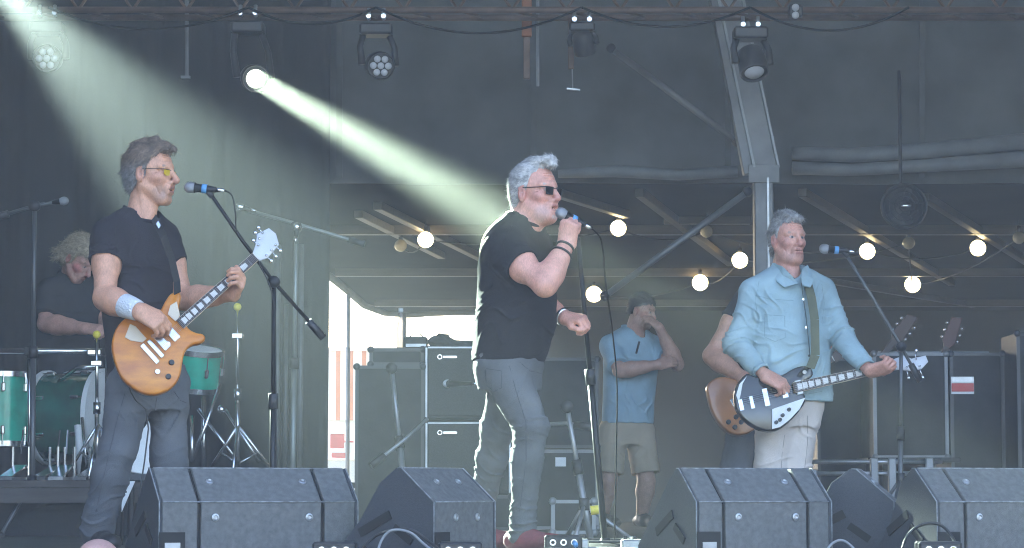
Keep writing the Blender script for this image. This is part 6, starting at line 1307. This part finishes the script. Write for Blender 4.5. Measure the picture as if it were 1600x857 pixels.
# ------------------------------------------------------------------ beams: real lamps in the moving heads
def spot(name, loc, tgt, energy, size, blend, color, radius):
    l = bpy.data.lights.new(name, 'SPOT'); l.energy = energy; l.spot_size = math.radians(size); l.spot_blend = blend; l.color = color; l.shadow_soft_size = radius
    o_ = bpy.data.objects.new(name, l); col.objects.link(o_); o_.location = tuple(loc); o_.rotation_euler = Vector(tuple(np.asarray(loc) - np.asarray(tgt))).to_track_quat('Z', 'Y').to_euler(); return o_
aimA = nz(W(768, 338, .40) - fcA)
la = bpy.data.lights.new('beam_lamp', 'AREA'); la.shape = 'DISK'; la.size = .15; la.spread = math.radians(2.2); la.energy = 10.0; la.color = (.82, 1.0, .72)
lo_ = bpy.data.objects.new('beam_lamp', la); col.objects.link(lo_); lo_.location = tuple(fcA + aimA * .03); lo_.rotation_euler = Vector(tuple(-aimA)).to_track_quat('Z', 'Y').to_euler()
src = W(-34, -56, 6.0); tgB = W(690, 700, .3)
hcB, fcB = moving_head('lit moving head just outside the upper left corner', -34, -125, -108, -34, -56, tgB - src, style='lit', lensr=.075, Y=6.0)
spot('beam_lamp', fcB + nz(tgB - src) * .05, tgB, 8500, 15, .7, (.80, 1.0, .84), .06)

# ------------------------------------------------------------------ cables along the stage front
GREYC = mat('grey_cable', (.25, .26, .27), .5); 
cable('black cable loop behind the sideways monitor', [flo(560, -1.7, .01), W(575, 848, -1.5), W(600, 832, -1.5), W(640, 828, -1.5), W(668, 845, -1.5), flo(700, -1.6, .01)], .006)
cable('pale cable arching before the sideways monitor', [flo(588, -1.75, .01), W(596, 845, -1.7), W(612, 829, -1.7), W(640, 832, -1.7), W(662, 850, -1.7), flo(690, -1.75, .01)], .005, GREYC)
cable('black cable loop in front of the right-edge monitor', [flo(1405, -1.7, .01), W(1418, 838, -1.6), W(1440, 820, -1.6), W(1468, 820, -1.6), W(1488, 840, -1.6), flo(1500, -1.7, .01)], .006)
cable('grey cable running across the floor under the singer', [flo(760, -.4, .01), flo(820, -.5, .012), flo(880, -.35, .012), flo(930, -.2, .012), flo(1000, -.4, .012)], .006, GREYC)
cable('pale cable curling near the bass player\'s monitor', [flo(1285, -1.65, .01), W(1300, 850, -1.6), W(1320, 846, -1.6), flo(1345, -1.6, .012)], .005, GREYC)
cable('dark cable lying between the two right monitors', [flo(1350, -1.5, .01), flo(1380, -1.2, .01), flo(1410, -1.0, .01)], .006)
cable('black cable coiled around the singer\'s stand base', [flo(946, .18, .03) + [.16 * math.cos(a), .16 * math.sin(a), .004 * a * .3] for a in np.linspace(0, 9, 12)], .006)
for i, (px, py, Y, lab) in enumerate(((880, 838, -.3, 'small black stage box on the floor right of the singer\'s shoes'), (720, 850, -1.75, 'black plug box beside the sideways monitor'), (1465, 845, -1.65, 'plug box inside the cable loop at the right'), (524, 845, -1.75, 'small connector box at the corner of the left monitor'))):
    c = flo(px, Y, .0); t = thing('stage_box', lab, 'stage box', c, 'stage boxes'); boxo('box', BLACKP, t, c + [0, 0, .035], (.16, .12, .07), .008); 
    for k in (-1, 0, 1): MB().lathe(c + [k * .045, -.06, .04], (0, -1, 0), [(0, .014), (.006, .014), (.006, .008), (-.002, .008)], 12).build('socket', CHROME, t)
    MB().cyl(c + [.045, -.06, .04], c + [.05, -.13, .03], .011, n=10).build('plug', [BLUE_TAPE, BLUE_TAPE, YELLOW, BLUE_TAPE][i], t, smooth=True)
# effects pedals near the singer's stand
for i, (px, Y, m_, lab) in enumerate(((905, -.1, STEEL, 'silver effects pedal right of the singer\'s shoes'), (860, .4, BLACKM, 'black effects pedal behind the singer\'s shoes'), (985, -.2, STEEL, 'silver effects pedal near the foot of the singer\'s stand'))):
    c = flo(px, Y); t = thing('effects_pedal', lab, 'pedal', c, 'effects pedals'); boxo('box', m_, t, c + [0, 0, .025], (.08, .13, .05), .006); MB().lathe(c + [0, -.04, .05], Z, [(0, .010), (.012, .010), (.012, 0)], 10).build('footswitch', CHROME, t)
    for s_ in (-1, 1): MB().lathe(c + [s_ * .02, .035, .05], Z, [(0, .009), (.014, .008), (.014, 0)], 10).build('knob', BLACKP, t)

# ------------------------------------------------------------------ stage haze: one closed box of air round the place
hz = MB().box((0, 20, 2.15), (124, 124, 9.9)).build('haze', None); hz['kind'] = 'stuff'
hm = bpy.data.materials.new('haze_air'); hm.use_nodes = True; hn = hm.node_tree.nodes; hn.remove(hn['Principled BSDF'])
pv = hn.new('ShaderNodeVolumePrincipled'); pv.inputs['Color'].default_value = (.90, .95, 1.0, 1); pv.inputs['Density'].default_value = .0052; pv.inputs['Anisotropy'].default_value = .0
hm.node_tree.links.new(pv.outputs[0], hn['Material Output'].inputs['Volume']); hz.data.materials.append(hm)
